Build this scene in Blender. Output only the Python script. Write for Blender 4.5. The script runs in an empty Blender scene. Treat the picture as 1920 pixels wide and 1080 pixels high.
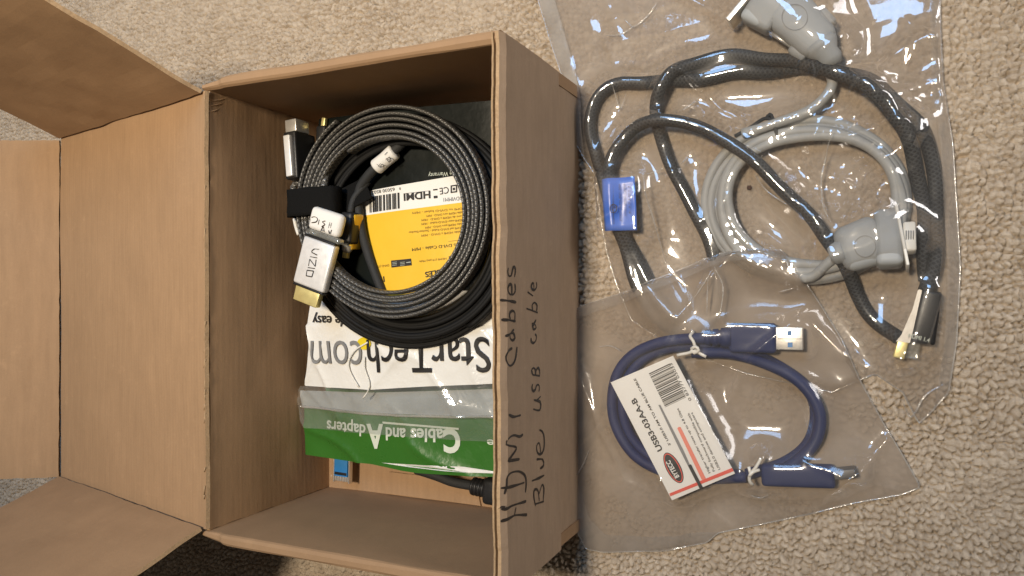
import bpy, bmesh, math, random
import numpy as np
from mathutils import Vector, Matrix
from mathutils.geometry import delaunay_2d_cdt

random.seed(7); rng = np.random.default_rng(11)
scn = bpy.context.scene
COL = scn.collection

# ------------------------------------------------------------------ camera
FPX = 1416.1
CAM = np.array([0.35291, 0.14005, 0.44757])
ROT = (math.radians(0.3212), math.radians(24.842), math.radians(-0.227))
cam_d = bpy.data.cameras.new('camera'); cam = bpy.data.objects.new('camera', cam_d)
COL.objects.link(cam); scn.camera = cam
cam.location = CAM; cam.rotation_euler = ROT
cam_d.sensor_width = 36; cam_d.lens = 36 * FPX / 1920
cam_d.clip_start = 0.01; cam_d.clip_end = 50

# ------------------------------------------------------------------ light
world = bpy.data.worlds.new('World'); scn.world = world; world.use_nodes = True
bg = world.node_tree.nodes['Background']
bg.inputs[0].default_value = (1.0, 0.90, 0.78, 1); bg.inputs[1].default_value = 0.075

def area(name, loc, target, sx, sy, power, col):
    l = bpy.data.lights.new(name, 'AREA'); l.shape = 'RECTANGLE'; l.size = sx; l.size_y = sy
    l.energy = power; l.color = col
    o = bpy.data.objects.new(name, l); COL.objects.link(o); o.location = loc
    o.rotation_euler = (Vector(target) - Vector(loc)).to_track_quat('-Z', 'Y').to_euler()
    return o
def spot(name, loc, target, power, col, size, blend, radius):
    l = bpy.data.lights.new(name, 'SPOT'); l.energy = power; l.color = col; l.spot_size = math.radians(size); l.spot_blend = blend; l.shadow_soft_size = radius
    o = bpy.data.objects.new(name, l); COL.objects.link(o); o.location = loc
    o.rotation_euler = (Vector(target) - Vector(loc)).to_track_quat('-Z', 'Y').to_euler()
spot('lamp_light', (0.16, 0.31, 1.20), (0.05, 0.40, 0), 64.0, (1.0, 0.85, 0.65), 72, 1.0, 0.07)
area('window_light', (0.15, 1.45, 1.95), (0.0, 0.3, 0), 0.85, 0.80, 19.0, (0.36, 0.62, 1.0))
area('side_fill_light', (1.6, 0.95, 0.36), (0.15, 0.2, 0.05), 0.7, 0.35, 8.0, (1.0, 0.94, 0.88))  # added fill from the east to brighten the outer flap, source unseen

scn.view_settings.view_transform = 'Standard'; scn.view_settings.look = 'None'
scn.view_settings.exposure = 0.0; scn.view_settings.gamma = 1.0
scn.render.engine = 'CYCLES'
scn.cycles.transparent_max_bounces = 24
scn.cycles.max_bounces = 10

# ------------------------------------------------------------------ projection helpers (pixel of the photo + real height -> place in the room)
Rm = np.array(cam.rotation_euler.to_matrix())
def ray(px, py): return Rm @ np.array([(px - 960) / FPX, (540 - py) / FPX, -1.0])
def P(px, py, z):
    d = ray(px, py); return CAM + d * ((z - CAM[2]) / d[2])
def PX(px, py, x):
    d = ray(px, py); return CAM + d * ((x - CAM[0]) / d[0])

W, D, H, TB, SW = 0.19, 0.2618, 0.1178, 0.0035, 0.0072
CZ = 0.003            # top of the carpet pile

# ------------------------------------------------------------------ materials
def nodes(m): return m.node_tree.nodes, m.node_tree.links
def mat(name, col, rough=0.5, metal=0.0, bump=None, var=0.0, vscale=60, spec=None, coat=0):
    m = bpy.data.materials.new(name); m.use_nodes = True
    n, l = nodes(m); b = n['Principled BSDF']
    b.inputs['Base Color'].default_value = (*col, 1); b.inputs['Roughness'].default_value = rough
    b.inputs['Metallic'].default_value = metal
    if spec is not None: b.inputs['Specular IOR Level'].default_value = spec
    if coat: b.inputs['Coat Weight'].default_value = coat
    tc = n.new('ShaderNodeTexCoord')
    if var:
        nz = n.new('ShaderNodeTexNoise'); nz.inputs['Scale'].default_value = vscale; nz.inputs['Detail'].default_value = 5
        l.new(tc.outputs['Object'], nz.inputs['Vector'])
        mx = n.new('ShaderNodeMix'); mx.data_type = 'RGBA'
        mx.inputs[6].default_value = (*[c * (1 - var) for c in col], 1); mx.inputs[7].default_value = (*[min(1, c * (1 + var)) for c in col], 1)
        l.new(nz.outputs['Fac'], mx.inputs[0]); l.new(mx.outputs[2], b.inputs['Base Color'])
        rr = n.new('ShaderNodeMapRange'); rr.inputs[3].default_value = max(.02, rough - .1); rr.inputs[4].default_value = min(1, rough + .12)
        l.new(nz.outputs['Fac'], rr.inputs[0]); l.new(rr.outputs[0], b.inputs['Roughness'])
    if bump:
        sc, dist = bump
        nb = n.new('ShaderNodeTexNoise'); nb.inputs['Scale'].default_value = sc; nb.inputs['Detail'].default_value = 4
        l.new(tc.outputs['Object'], nb.inputs['Vector'])
        bp = n.new('ShaderNodeBump'); bp.inputs['Strength'].default_value = 1; bp.inputs['Distance'].default_value = dist
        l.new(nb.outputs['Fac'], bp.inputs['Height']); l.new(bp.outputs[0], b.inputs['Normal'])
    return m

def card_mat(name, col, axis_scale, streak=0.16, flute=0.0):
    """kraft board: fibres, long faint flute streaks, small scuffs"""
    m = bpy.data.materials.new(name); m.use_nodes = True
    n, l = nodes(m); b = n['Principled BSDF']; b.inputs['Roughness'].default_value = 0.72; b.inputs['Specular IOR Level'].default_value = 0.25
    tc = n.new('ShaderNodeTexCoord')
    mp = n.new('ShaderNodeMapping'); mp.inputs['Scale'].default_value = axis_scale; l.new(tc.outputs['Object'], mp.inputs['Vector'])
    st = n.new('ShaderNodeTexNoise'); st.inputs['Scale'].default_value = 1; st.inputs['Detail'].default_value = 6; st.inputs['Roughness'].default_value = .65
    l.new(mp.outputs[0], st.inputs['Vector'])
    bl = n.new('ShaderNodeTexNoise'); bl.inputs['Scale'].default_value = 22; bl.inputs['Detail'].default_value = 7; bl.inputs['Roughness'].default_value = .7
    l.new(tc.outputs['Object'], bl.inputs['Vector'])
    fb = n.new('ShaderNodeTexNoise'); fb.inputs['Scale'].default_value = 900; fb.inputs['Detail'].default_value = 3
    l.new(tc.outputs['Object'], fb.inputs['Vector'])
    a1 = n.new('ShaderNodeMath'); a1.operation = 'MULTIPLY_ADD'; a1.inputs[1].default_value = .55
    l.new(st.outputs['Fac'], a1.inputs[0])
    a2 = n.new('ShaderNodeMath'); a2.operation = 'MULTIPLY'; a2.inputs[1].default_value = .35; l.new(bl.outputs['Fac'], a2.inputs[0]); l.new(a2.outputs[0], a1.inputs[2])
    a3 = n.new('ShaderNodeMath'); a3.operation = 'MULTIPLY_ADD'; a3.inputs[1].default_value = .22; l.new(fb.outputs['Fac'], a3.inputs[0]); l.new(a1.outputs[0], a3.inputs[2])
    cr = n.new('ShaderNodeValToRGB'); e = cr.color_ramp.elements
    e[0].position = .36; e[0].color = (*[c * (1 - streak) for c in col], 1); e[1].position = .76; e[1].color = (*[c * (1 + streak) for c in col], 1)
    l.new(a3.outputs[0], cr.inputs[0])
    # scuffs
    sc = n.new('ShaderNodeTexNoise'); sc.inputs['Scale'].default_value = 75; sc.inputs['Detail'].default_value = 9; sc.inputs['Roughness'].default_value = .8
    l.new(tc.outputs['Object'], sc.inputs['Vector'])
    sr = n.new('ShaderNodeMapRange'); sr.inputs[1].default_value = .57; sr.inputs[2].default_value = .74; sr.inputs[4].default_value = .5
    l.new(sc.outputs['Fac'], sr.inputs[0])
    mx = n.new('ShaderNodeMix'); mx.data_type = 'RGBA'; l.new(sr.outputs[0], mx.inputs[0]); l.new(cr.outputs[0], mx.inputs[6])
    mx.inputs[7].default_value = (*[c * 1.35 for c in col], 1)
    hgt = a3
    if flute:
        sx = n.new('ShaderNodeSeparateXYZ'); l.new(tc.outputs['Object'], sx.inputs[0])
        ad = n.new('ShaderNodeMath'); ad.operation = 'ADD'; l.new(sx.outputs[0], ad.inputs[0]); l.new(sx.outputs[2], ad.inputs[1])
        wv = n.new('ShaderNodeMath'); wv.operation = 'MULTIPLY'; wv.inputs[1].default_value = 2 * math.pi / .0042; l.new(ad.outputs[0], wv.inputs[0])
        sn = n.new('ShaderNodeMath'); sn.operation = 'SINE'; l.new(wv.outputs[0], sn.inputs[0])
        pt = n.new('ShaderNodeMath'); pt.operation = 'MULTIPLY'; l.new(sn.outputs[0], pt.inputs[0]); l.new(bl.outputs['Fac'], pt.inputs[1])
        hgt = n.new('ShaderNodeMath'); hgt.operation = 'MULTIPLY_ADD'; hgt.inputs[1].default_value = flute; l.new(pt.outputs[0], hgt.inputs[0]); l.new(a3.outputs[0], hgt.inputs[2])
        l.new(hgt.outputs[0], cr.inputs[0])
    a3 = hgt
    l.new(mx.outputs[2], b.inputs['Base Color'])
    bp = n.new('ShaderNodeBump'); bp.inputs['Distance'].default_value = .00035; bp.inputs['Strength'].default_value = .8
    dn = n.new('ShaderNodeBump'); dn.inputs['Distance'].default_value = .0008; dn.inputs['Strength'].default_value = .7
    dt = n.new('ShaderNodeTexNoise'); dt.inputs['Scale'].default_value = 17; dt.inputs['Detail'].default_value = 4; dt.inputs['Distortion'].default_value = .6; l.new(tc.outputs['Object'], dt.inputs['Vector'])
    l.new(dt.outputs['Fac'], dn.inputs['Height']); l.new(dn.outputs[0], bp.inputs['Normal'])
    l.new(a3.outputs[0], bp.inputs['Height']); l.new(bp.outputs[0], b.inputs['Normal'])
    return m

def film_mat(name, tint, milk, milkcol, rough=0.09, bump_scale=55, bump_d=0.0006, gloss=0.05, edge=0.55):
    m = bpy.data.materials.new(name); m.use_nodes = True
    n, l = nodes(m); n.remove(n['Principled BSDF']); out = n['Material Output']
    tc = n.new('ShaderNodeTexCoord')
    nz = n.new('ShaderNodeTexNoise'); nz.inputs['Scale'].default_value = bump_scale; nz.inputs['Detail'].default_value = 3; nz.inputs['Distortion'].default_value = 1.2
    l.new(tc.outputs['Object'], nz.inputs['Vector'])
    bp = n.new('ShaderNodeBump'); bp.inputs['Distance'].default_value = bump_d; bp.inputs['Strength'].default_value = 1; l.new(nz.outputs['Fac'], bp.inputs['Height'])
    tr = n.new('ShaderNodeBsdfTransparent'); tr.inputs[0].default_value = (*tint, 1)
    df = n.new('ShaderNodeBsdfDiffuse'); df.inputs[0].default_value = (*milkcol, 1); l.new(bp.outputs[0], df.inputs['Normal'])
    gl = n.new('ShaderNodeBsdfGlossy'); gl.inputs['Roughness'].default_value = rough; l.new(bp.outputs[0], gl.inputs['Normal'])
    gl.inputs[0].default_value = (.95, .96, 1, 1)
    mnz = n.new('ShaderNodeTexNoise'); mnz.inputs['Scale'].default_value = 30; mnz.inputs['Detail'].default_value = 6; l.new(tc.outputs['Object'], mnz.inputs['Vector'])
    mr = n.new('ShaderNodeMapRange'); mr.inputs[1].default_value = .3; mr.inputs[2].default_value = .7; mr.inputs[3].default_value = milk * .6; mr.inputs[4].default_value = milk * 1.4
    l.new(mnz.outputs['Fac'], mr.inputs[0])
    m1 = n.new('ShaderNodeMixShader'); l.new(mr.outputs[0], m1.inputs[0]); l.new(tr.outputs[0], m1.inputs[1]); l.new(df.outputs[0], m1.inputs[2])
    lw = n.new('ShaderNodeLayerWeight'); lw.inputs['Blend'].default_value = .5; l.new(bp.outputs[0], lw.inputs['Normal'])
    pw = n.new('ShaderNodeMath'); pw.operation = 'POWER'; pw.inputs[1].default_value = 3.0; l.new(lw.outputs['Facing'], pw.inputs[0])
    fr = n.new('ShaderNodeMath'); fr.operation = 'MULTIPLY_ADD'; fr.inputs[1].default_value = edge; fr.inputs[2].default_value = gloss; l.new(pw.outputs[0], fr.inputs[0])
    m2 = n.new('ShaderNodeMixShader'); l.new(fr.outputs[0], m2.inputs[0]); l.new(m1.outputs[0], m2.inputs[1]); l.new(gl.outputs[0], m2.inputs[2])
    g2 = n.new('ShaderNodeBsdfGlossy'); g2.inputs['Roughness'].default_value = .42; l.new(bp.outputs[0], g2.inputs['Normal'])
    m3 = n.new('ShaderNodeMixShader'); m3.inputs[0].default_value = gloss * .22; l.new(m2.outputs[0], m3.inputs[1]); l.new(g2.outputs[0], m3.inputs[2])
    l.new(m3.outputs[0], out.inputs['Surface'])
    return m

def braid_mat(name, dark, light, rough=.34, metal=.3, fl=1900, fa=31.416):
    m = bpy.data.materials.new(name); m.use_nodes = True
    n, l = nodes(m); b = n['Principled BSDF']; b.inputs['Roughness'].default_value = rough; b.inputs['Metallic'].default_value = metal
    uv = n.new('ShaderNodeUVMap'); sp = n.new('ShaderNodeSeparateXYZ'); l.new(uv.outputs[0], sp.inputs[0])
    def wave(sgn):
        a = n.new('ShaderNodeMath'); a.operation = 'MULTIPLY'; a.inputs[1].default_value = fl; l.new(sp.outputs[1], a.inputs[0])
        c = n.new('ShaderNodeMath'); c.operation = 'MULTIPLY_ADD'; c.inputs[1].default_value = sgn * round(fa / (2 * math.pi)) * 2 * math.pi; l.new(sp.outputs[0], c.inputs[0]); l.new(a.outputs[0], c.inputs[2])
        s = n.new('ShaderNodeMath'); s.operation = 'SINE'; l.new(c.outputs[0], s.inputs[0]); return s
    s1, s2 = wave(1), wave(-1)
    mu = n.new('ShaderNodeMath'); mu.operation = 'MAXIMUM'; l.new(s1.outputs[0], mu.inputs[0]); l.new(s2.outputs[0], mu.inputs[1])
    cr = n.new('ShaderNodeValToRGB'); e = cr.color_ramp.elements; e[0].position = .0; e[0].color = (*dark, 1); e[1].position = .85; e[1].color = (*light, 1)
    tcb = n.new('ShaderNodeTexCoord'); nb_ = n.new('ShaderNodeTexNoise'); nb_.inputs['Scale'].default_value = 130; nb_.inputs['Detail'].default_value = 5; l.new(tcb.outputs['Object'], nb_.inputs['Vector'])
    ma = n.new('ShaderNodeMath'); ma.operation = 'MULTIPLY'; l.new(mu.outputs[0], ma.inputs[0]); l.new(nb_.outputs['Fac'], ma.inputs[1])
    mb_ = n.new('ShaderNodeMath'); mb_.operation = 'MULTIPLY'; mb_.inputs[1].default_value = 1.6; l.new(ma.outputs[0], mb_.inputs[0])
    l.new(mb_.outputs[0], cr.inputs[0]); l.new(cr.outputs[0], b.inputs['Base Color'])
    bp = n.new('ShaderNodeBump'); bp.inputs['Distance'].default_value = .00013; bp.inputs['Strength'].default_value = 1; l.new(mu.outputs[0], bp.inputs['Height']); l.new(bp.outputs[0], b.inputs['Normal'])
    return m

M = {}
M['card'] = card_mat('kraft board inside', (.365, .232, .132), (230, 30, 230), .12, .055)
M['card_side'] = card_mat('kraft board plain', (.335, .213, .122), (40, 30, 40), .10)
M['card_out'] = card_mat('kraft board outside', (.375, .272, .19), (200, 50, 200), .12, .03)
M['card_edge'] = card_mat('kraft board cut edge', (.40, .275, .16), (700, 500, 700), .3)
M['gold'] = mat('gold plating', (.96, .80, .36), .36, .65, (900, .00004), .12, 200)
M['steel'] = mat('plated steel', (.76, .74, .70), .34, .75, (700, .00004), .1, 150)
M['dark_steel'] = mat('dull dark steel', (.16, .155, .15), .5, .6, (700, .00004), .1, 150)
M['side_silver'] = mat('satin silver trim', (.50, .49, .47), .38, .8, (900, .00003), .1, 200)
M['alu'] = mat('brushed aluminium', (.84, .84, .84), .40, .35, (1500, .00003), .06, 300)
M['black'] = mat('black moulded plastic', (.014, .014, .015), .42, 0, (1400, .00005), .3, 400)
M['rubber'] = mat('black cable jacket', (.020, .021, .022), .72, 0, (1500, .00025), .3, 200)
M['rubber2'] = mat('black braided jacket', (.007, .007, .007), .6, 0, (2600, .00012), .4, 900, .25)
M['grey_jacket'] = mat('grey cable jacket', (.35, .355, .345), .55, 0, (900, .00004), .1, 100)
M['grey_plastic'] = mat('pale grey moulded plastic', (.33, .345, .35), .55, 0, (900, .00005), .07, 120)
M['white_plastic'] = mat('white plastic', (.76, .74, .68), .4, 0, (700, .00004), .06, 150)
M['paper'] = mat('white paper', (.78, .77, .74), .7, 0, (600, .0001), .05, 90)
M['card_stock'] = mat('white card stock', (.80, .78, .73), .55, 0, (300, .00006), .03, 60)
M['white_film'] = mat('white printed film', (.76, .75, .71), .24, 0, (80, .0013), .04, 40)
M['yellow'] = mat('yellow print', (.82, .50, .035), .35, 0, (60, .0005), .06, 40)
M['green'] = mat('green printed film', (.034, .14, .018), .28, 0, (60, .0009), .12, 40)
M['grey_film'] = mat('grey glossy film', (.38, .39, .39), .16, 0, (60, .0014), .35, 50)
M['black_film'] = mat('black printed film', (.008, .010, .009), .38, 0, (45, .0008), .3, 40, .15)
M['blue'] = mat('blue cable jacket', (.003, .015, .090), .65, 0, (800, .00006), .15, 120)
M['blue_tongue'] = mat('blue connector insert', (.03, .20, .50), .4, 0, (600, .00004), .1, 200)
M['blue_label'] = mat('blue sticker', (.035, .15, .66), .3, 0, (80, .0004), .08, 60)
M['velcro'] = mat('black hook and loop fabric', (.008, .008, .008), .95, 0, (1800, .0004), .4, 900, .1)
M['ink'] = mat('black ink', (.012, .011, .011), .6, 0, None, .2, 300)
M['marker'] = mat('black marker ink', (.022, .016, .013), .55, 0, None, .5, 220)
M['grey_ink'] = mat('grey ink', (.20, .20, .20), .5, 0, None, .1, 300)
M['pale_ink'] = mat('pale print', (.62, .66, .56), .4, 0, None, .05, 200)
M['brown_ink'] = mat('brown print', (.26, .14, .02), .5, 0, None, .1, 300)
M['red_ink'] = mat('red ink', (.72, .085, .055), .5, 0, None, .06, 200)
M['salmon_ink'] = mat('faded red ink', (.80, .22, .15), .5, 0, None, .06, 200)
M['yellow_ink'] = mat('yellow dot print', (.72, .56, .02), .4, 0, None, .06, 100)
M['crumb'] = mat('brown crumb', (.07, .03, .018), .8, 0, (900, .0003), .4, 500)
M['black_braid'] = braid_mat('black woven jacket', (.011, .011, .012), (.040, .042, .043), .7, 0, 2600, 44)
M['braid'] = braid_mat('dark braided sleeve', (.075, .073, .069), (.145, .141, .132))
M['film'] = film_mat('clear polythene', (.96, .95, .94), .035, (.66, .63, .59), .06, 40, .00022, .095, .9)
M['film_under'] = film_mat('clear polythene underside', (.93, .91, .88), .32, (.60, .505, .40), .5, 70, .00012, .006, .1)
M['film2'] = film_mat('hazy polythene', (.95, .94, .93), .05, (.64, .60, .55), .12, 35, .0003, .06, .8)
M['film2_under'] = film_mat('hazy polythene underside', (.88, .85, .81), .50, (.48, .395, .31), .5, 60, .00012, .006, .1)
M['film_zip'] = film_mat('clear zip header', (.94, .95, .94), .13, (.66, .68, .64), .09, 60, .0012, .10, .8)
M['film_weld'] = film_mat('polythene welded edge', (.95, .95, .95), .10, (.66, .62, .57), .12, 80, .0006, .06, .7)
M['film_seam'] = film_mat('polythene weld', (.92, .92, .92), .25, (.72, .68, .62), .1, 80, .0004, .10, .8)

# ------------------------------------------------------------------ mesh helpers
def mesh_obj(name, v, f, m, parent=None, smooth=True, mats=None, mi=None):
    me = bpy.data.meshes.new(name); me.from_pydata([tuple(map(float, p)) for p in v], [], f); me.update()
    for mm in (mats or [m]): me.materials.append(mm)
    if mi is not None: me.polygons.foreach_set('material_index', mi)
    if smooth: me.polygons.foreach_set('use_smooth', [True] * len(me.polygons))
    o = bpy.data.objects.new(name, me); COL.objects.link(o)
    if parent is not None: o.parent = parent
    return o
def thing(name, label, cat, group=None):
    o = bpy.data.objects.new(name, None); COL.objects.link(o); o.empty_display_size = .01
    o['label'] = label; o['category'] = cat
    if group: o['group'] = group
    return o
def tag(o, label, cat, group=None):
    o['label'] = label; o['category'] = cat
    if group: o['group'] = group
    return o
def place_base(root):
    """move an Empty to its parts' base centre"""
    ch = [c for c in root.children_recursive if c.type == 'MESH']
    pts = np.array([v for c in ch for v in np.array(c.bound_box)])
    b = Vector((pts[:, 0].mean(), pts[:, 1].mean(), pts[:, 2].min()))
    root.location = b
    for c in root.children:
        c.matrix_parent_inverse = Matrix.Translation(-b)

def catmull(pts, step):
    pts = np.asarray(pts, float)
    p = np.vstack([2 * pts[0] - pts[1], pts, 2 * pts[-1] - pts[-2]])
    out = []
    for i in range(1, len(p) - 2):
        n = max(2, int(np.linalg.norm(p[i + 1] - p[i]) / step))
        for k in range(n):
            t = k / n
            out.append(.5 * ((2 * p[i]) + (p[i + 1] - p[i - 1]) * t + (2 * p[i - 1] - 5 * p[i] + 4 * p[i + 1] - p[i + 2]) * t * t + (3 * p[i] - p[i - 1] - 3 * p[i + 1] + p[i + 2]) * t ** 3))
    out.append(p[-2]); return np.array(out)

def tube(path, r, seg=12, prof=None, up=(0, 0, 1)):
    """verts, faces, uv of a tube; prof(angle)->(side, up) offsets in metres"""
    path = np.asarray(path, float); n = len(path)
    t = np.gradient(path, axis=0); t /= np.linalg.norm(t, axis=1)[:, None] + 1e-12
    up = np.asarray(up, float)
    side = np.cross(t, up); ln = np.linalg.norm(side, axis=1)
    side /= np.maximum(ln, 1e-6)[:, None]
    u2 = np.cross(side, t)
    L = np.concatenate([[0], np.cumsum(np.linalg.norm(np.diff(path, axis=0), axis=1))])
    rr = np.broadcast_to(np.asarray(r, float), (n,)) if prof is None else None
    a = np.arange(seg) / seg * 2 * np.pi
    v = []
    if prof is None:
        v = path[:, None, :] + rr[:, None, None] * (np.cos(a)[None, :, None] * side[:, None, :] + np.sin(a)[None, :, None] * u2[:, None, :])
    else:
        pa = np.array([prof(x) for x in a])
        v = path[:, None, :] + pa[None, :, 0, None] * side[:, None, :] + pa[None, :, 1, None] * u2[:, None, :]
    v = v.reshape(-1, 3)
    f, uv = [], []
    for i in range(n - 1):
        for j in range(seg):
            k = (j + 1) % seg
            f.append((i * seg + j, i * seg + k, (i + 1) * seg + k, (i + 1) * seg + j))
            uv.append(((j / seg, L[i]), ((j + 1) / seg, L[i]), ((j + 1) / seg, L[i + 1]), (j / seg, L[i + 1])))
    f.append(tuple(range(seg - 1, -1, -1))); uv.append(tuple((0, 0) for _ in range(seg)))
    f.append(tuple(range((n - 1) * seg, n * seg))); uv.append(tuple((0, 0) for _ in range(seg)))
    return v, f, uv
def tube_obj(name, paths, r, m, parent=None, seg=12, prof=None, up=(0, 0, 1)):
    V, F, U = [], [], []
    if not isinstance(paths, list): paths = [paths]
    for p in paths:
        v, f, u = tube(p, r, seg, prof, up); o = sum(len(x) for x in V)
        V.append(v); F += [tuple(i + o for i in q) for q in f]; U += u
    ob = mesh_obj(name, np.vstack(V), F, m, parent)
    ul = ob.data.uv_layers.new(name='UVMap'); k = 0
    flat = [c for q in U for p in q for c in p]
    ul.data.foreach_set('uv', flat)
    return ob

def frame_box(name, c, X, Y, Z, sx, sy, sz, m, parent=None, bev=.0008, taper=None, seg=3):
    """rounded box centred at c with half sizes along unit axes; taper=(tx,tz) scales the +Y end"""
    bm = bmesh.new(); bmesh.ops.create_cube(bm, size=2)
    for v in bm.verts:
        k = taper if (taper and v.co.y > 0) else (1, 1)
        v.co = Vector((v.co.x * sx * k[0], v.co.y * sy, v.co.z * sz * k[1]))
    bmesh.ops.bevel(bm, geom=bm.edges[:], offset=min(bev, .95 * min(sx, sy, sz)), segments=seg, affect='EDGES', profile=.5)
    mt = Matrix(((X[0], Y[0], Z[0], c[0]), (X[1], Y[1], Z[1], c[1]), (X[2], Y[2], Z[2], c[2]), (0, 0, 0, 1)))
    bmesh.ops.transform(bm, matrix=mt, verts=bm.verts[:])
    bmesh.ops.recalc_face_normals(bm, faces=bm.faces[:])
    me = bpy.data.meshes.new(name); bm.to_mesh(me); bm.free(); me.materials.append(m)
    me.polygons.foreach_set('use_smooth', [True] * len(me.polygons))
    o = bpy.data.objects.new(name, me); COL.objects.link(o)
    md = None
    if parent is not None: o.parent = parent
    return o
def unit(v): v = np.asarray(v, float); return v / np.linalg.norm(v)
def axis_frame(p0, p1, roll=0.0):
    Y = unit(np.asarray(p1) - np.asarray(p0)); X = unit(np.cross(Y, (0, 0, 1))); Z = np.cross(X, Y)
    c, s = math.cos(roll), math.sin(roll)
    return c * X + s * Z, Y, -s * X + c * Z
def box_between(name, p0, p1, width, thick, m, parent=None, bev=.0008, roll=0, taper=None, shift=(0, 0), seg=3):
    p0, p1 = np.asarray(p0), np.asarray(p1); X, Y, Z = axis_frame(p0, p1, roll)
    c = (p0 + p1) / 2 + X * shift[0] + Z * shift[1]
    return frame_box(name, c, X, Y, Z, width / 2, np.linalg.norm(p1 - p0) / 2, thick / 2, m, parent, bev, taper, seg)
def lathe_between(name, p0, p1, prof, m, parent=None, seg=20):
    """prof: list of (t along 0..1, radius)"""
    p0, p1 = np.asarray(p0, float), np.asarray(p1, float)
    path = np.array([p0 + (p1 - p0) * t for t, _ in prof]); r = np.array([x for _, x in prof])
    X, Y, Z = axis_frame(p0, p1); a = np.arange(seg) / seg * 2 * np.pi
    v = (path[:, None, :] + r[:, None, None] * (np.cos(a)[None, :, None] * X + np.sin(a)[None, :, None] * Z)).reshape(-1, 3)
    f = []
    for i in range(len(path) - 1):
        for j in range(seg):
            k = (j + 1) % seg; f.append((i * seg + k, i * seg + j, (i + 1) * seg + j, (i + 1) * seg + k))
    f.append(tuple(range(seg))); f.append(tuple(range((len(path) - 1) * seg + seg - 1, (len(path) - 1) * seg - 1, -1)))
    return mesh_obj(name, v, f, m, parent)

def ribbon(name, strokes, normal, width, m, parent=None):
    """flat ink strokes: list of 3D polylines"""
    V, F = [], []; nrm = np.asarray(normal, float)
    for s in strokes:
        s = np.asarray(s, float)
        if len(s) > 2: s = catmull(s, width * .8)
        t = np.gradient(s, axis=0); sd = np.cross(nrm, t); sd /= np.linalg.norm(sd, axis=1)[:, None] + 1e-12
        w = width * (.85 + .25 * np.sin(np.linspace(0, 7, len(s)) + random.random() * 6))
        w[0] *= .6; w[-1] *= .6
        o = len(V)
        for p, q, ww in zip(s, sd, w): V += [p + q * ww / 2, p - q * ww / 2]
        for i in range(len(s) - 1): F.append((o + 2 * i, o + 2 * i + 1, o + 2 * i + 3, o + 2 * i + 2))
    return mesh_obj(name, V, F, m, parent, False)

def text_geo(s, bold=0.0):
    c = bpy.data.curves.new('t', 'FONT'); c.body = s; c.size = 1; c.offset = bold; c.resolution_u = 4
    o = bpy.data.objects.new('t', c); COL.objects.link(o)
    dg = bpy.context.evaluated_depsgraph_get(); me = o.evaluated_get(dg).to_mesh()
    v = np.array([tuple(x.co) for x in me.vertices]); f = [tuple(p.vertices) for p in me.polygons]
    o.evaluated_get(dg).to_mesh_clear(); bpy.data.objects.remove(o); bpy.data.curves.remove(c)
    return v, f
def text_px(name, s, ps, pe, hpx, mapf, m, parent=None, bold=0.0, normal=(0, 0, 1), lift=.00025, zf=None, cap=.70, fitw=True):
    """lettering whose baseline runs from pixel ps to pe on a real surface mapf(px,py)"""
    v, f = text_geo(s, bold)
    x0, x1 = v[:, 0].min(), v[:, 0].max()
    A, B = np.asarray(mapf(*ps)), np.asarray(mapf(*pe)); nrm = np.asarray(normal, float)
    X = unit(B - A); Y = unit(np.cross(nrm, X)); Lw = np.linalg.norm(B - A)
    sc = np.linalg.norm(B - A) / max(1e-6, math.hypot(pe[0] - ps[0], pe[1] - ps[1]))
    hs = hpx * sc / cap
    q = A + ((v[:, 0] - x0) / (x1 - x0) * Lw)[:, None] * X + (v[:, 1] * hs)[:, None] * Y + nrm * lift
    if zf is not None: q[:, 2] = zf(q[:, 0], q[:, 1]) + lift
    return mesh_obj(name, q, f, m, parent, False)
def quads_px(name, quads, mapf, m, parent=None, lift=.0002, normal=(0, 0, 1), zf=None):
    V, F = [], []
    for q in quads:
        o = len(V)
        for p in q:
            w = np.asarray(mapf(*p)) + np.asarray(normal, float) * lift
            if zf is not None: w[2] = zf(w[0], w[1]) + lift
            V.append(w)
        F.append(tuple(range(o + len(q) - 1, o - 1, -1)))
    return mesh_obj(name, V, F, m, parent, False)

# smooth value noise for crumples
def vnoise(x, y, scale, seed):
    g = np.random.default_rng(seed).random((67, 67)); X = x * scale; Y = y * scale
    xi = np.floor(X).astype(int); yi = np.floor(Y).astype(int); fx = X - xi; fy = Y - yi
    fx = fx * fx * fx * (fx * (fx * 6 - 15) + 10); fy = fy * fy * fy * (fy * (fy * 6 - 15) + 10)
    G = lambda a, b: g[a % 67, b % 67]
    return (G(xi, yi) * (1 - fx) + G(xi + 1, yi) * fx) * (1 - fy) + (G(xi, yi + 1) * (1 - fx) + G(xi + 1, yi + 1) * fx) * fy
def ridged(x, y, ang, s1, s2, seed, pw=4):
    c, s = math.cos(ang), math.sin(ang); u = x * c + y * s; w = -x * s + y * c
    u = u + .012 * (vnoise(x, y, 30, seed + 5) - .5)
    return (1 - np.abs(2 * vnoise(u * s1 / 30, w * s2 / 30, 30, seed) - 1)) ** pw

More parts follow.
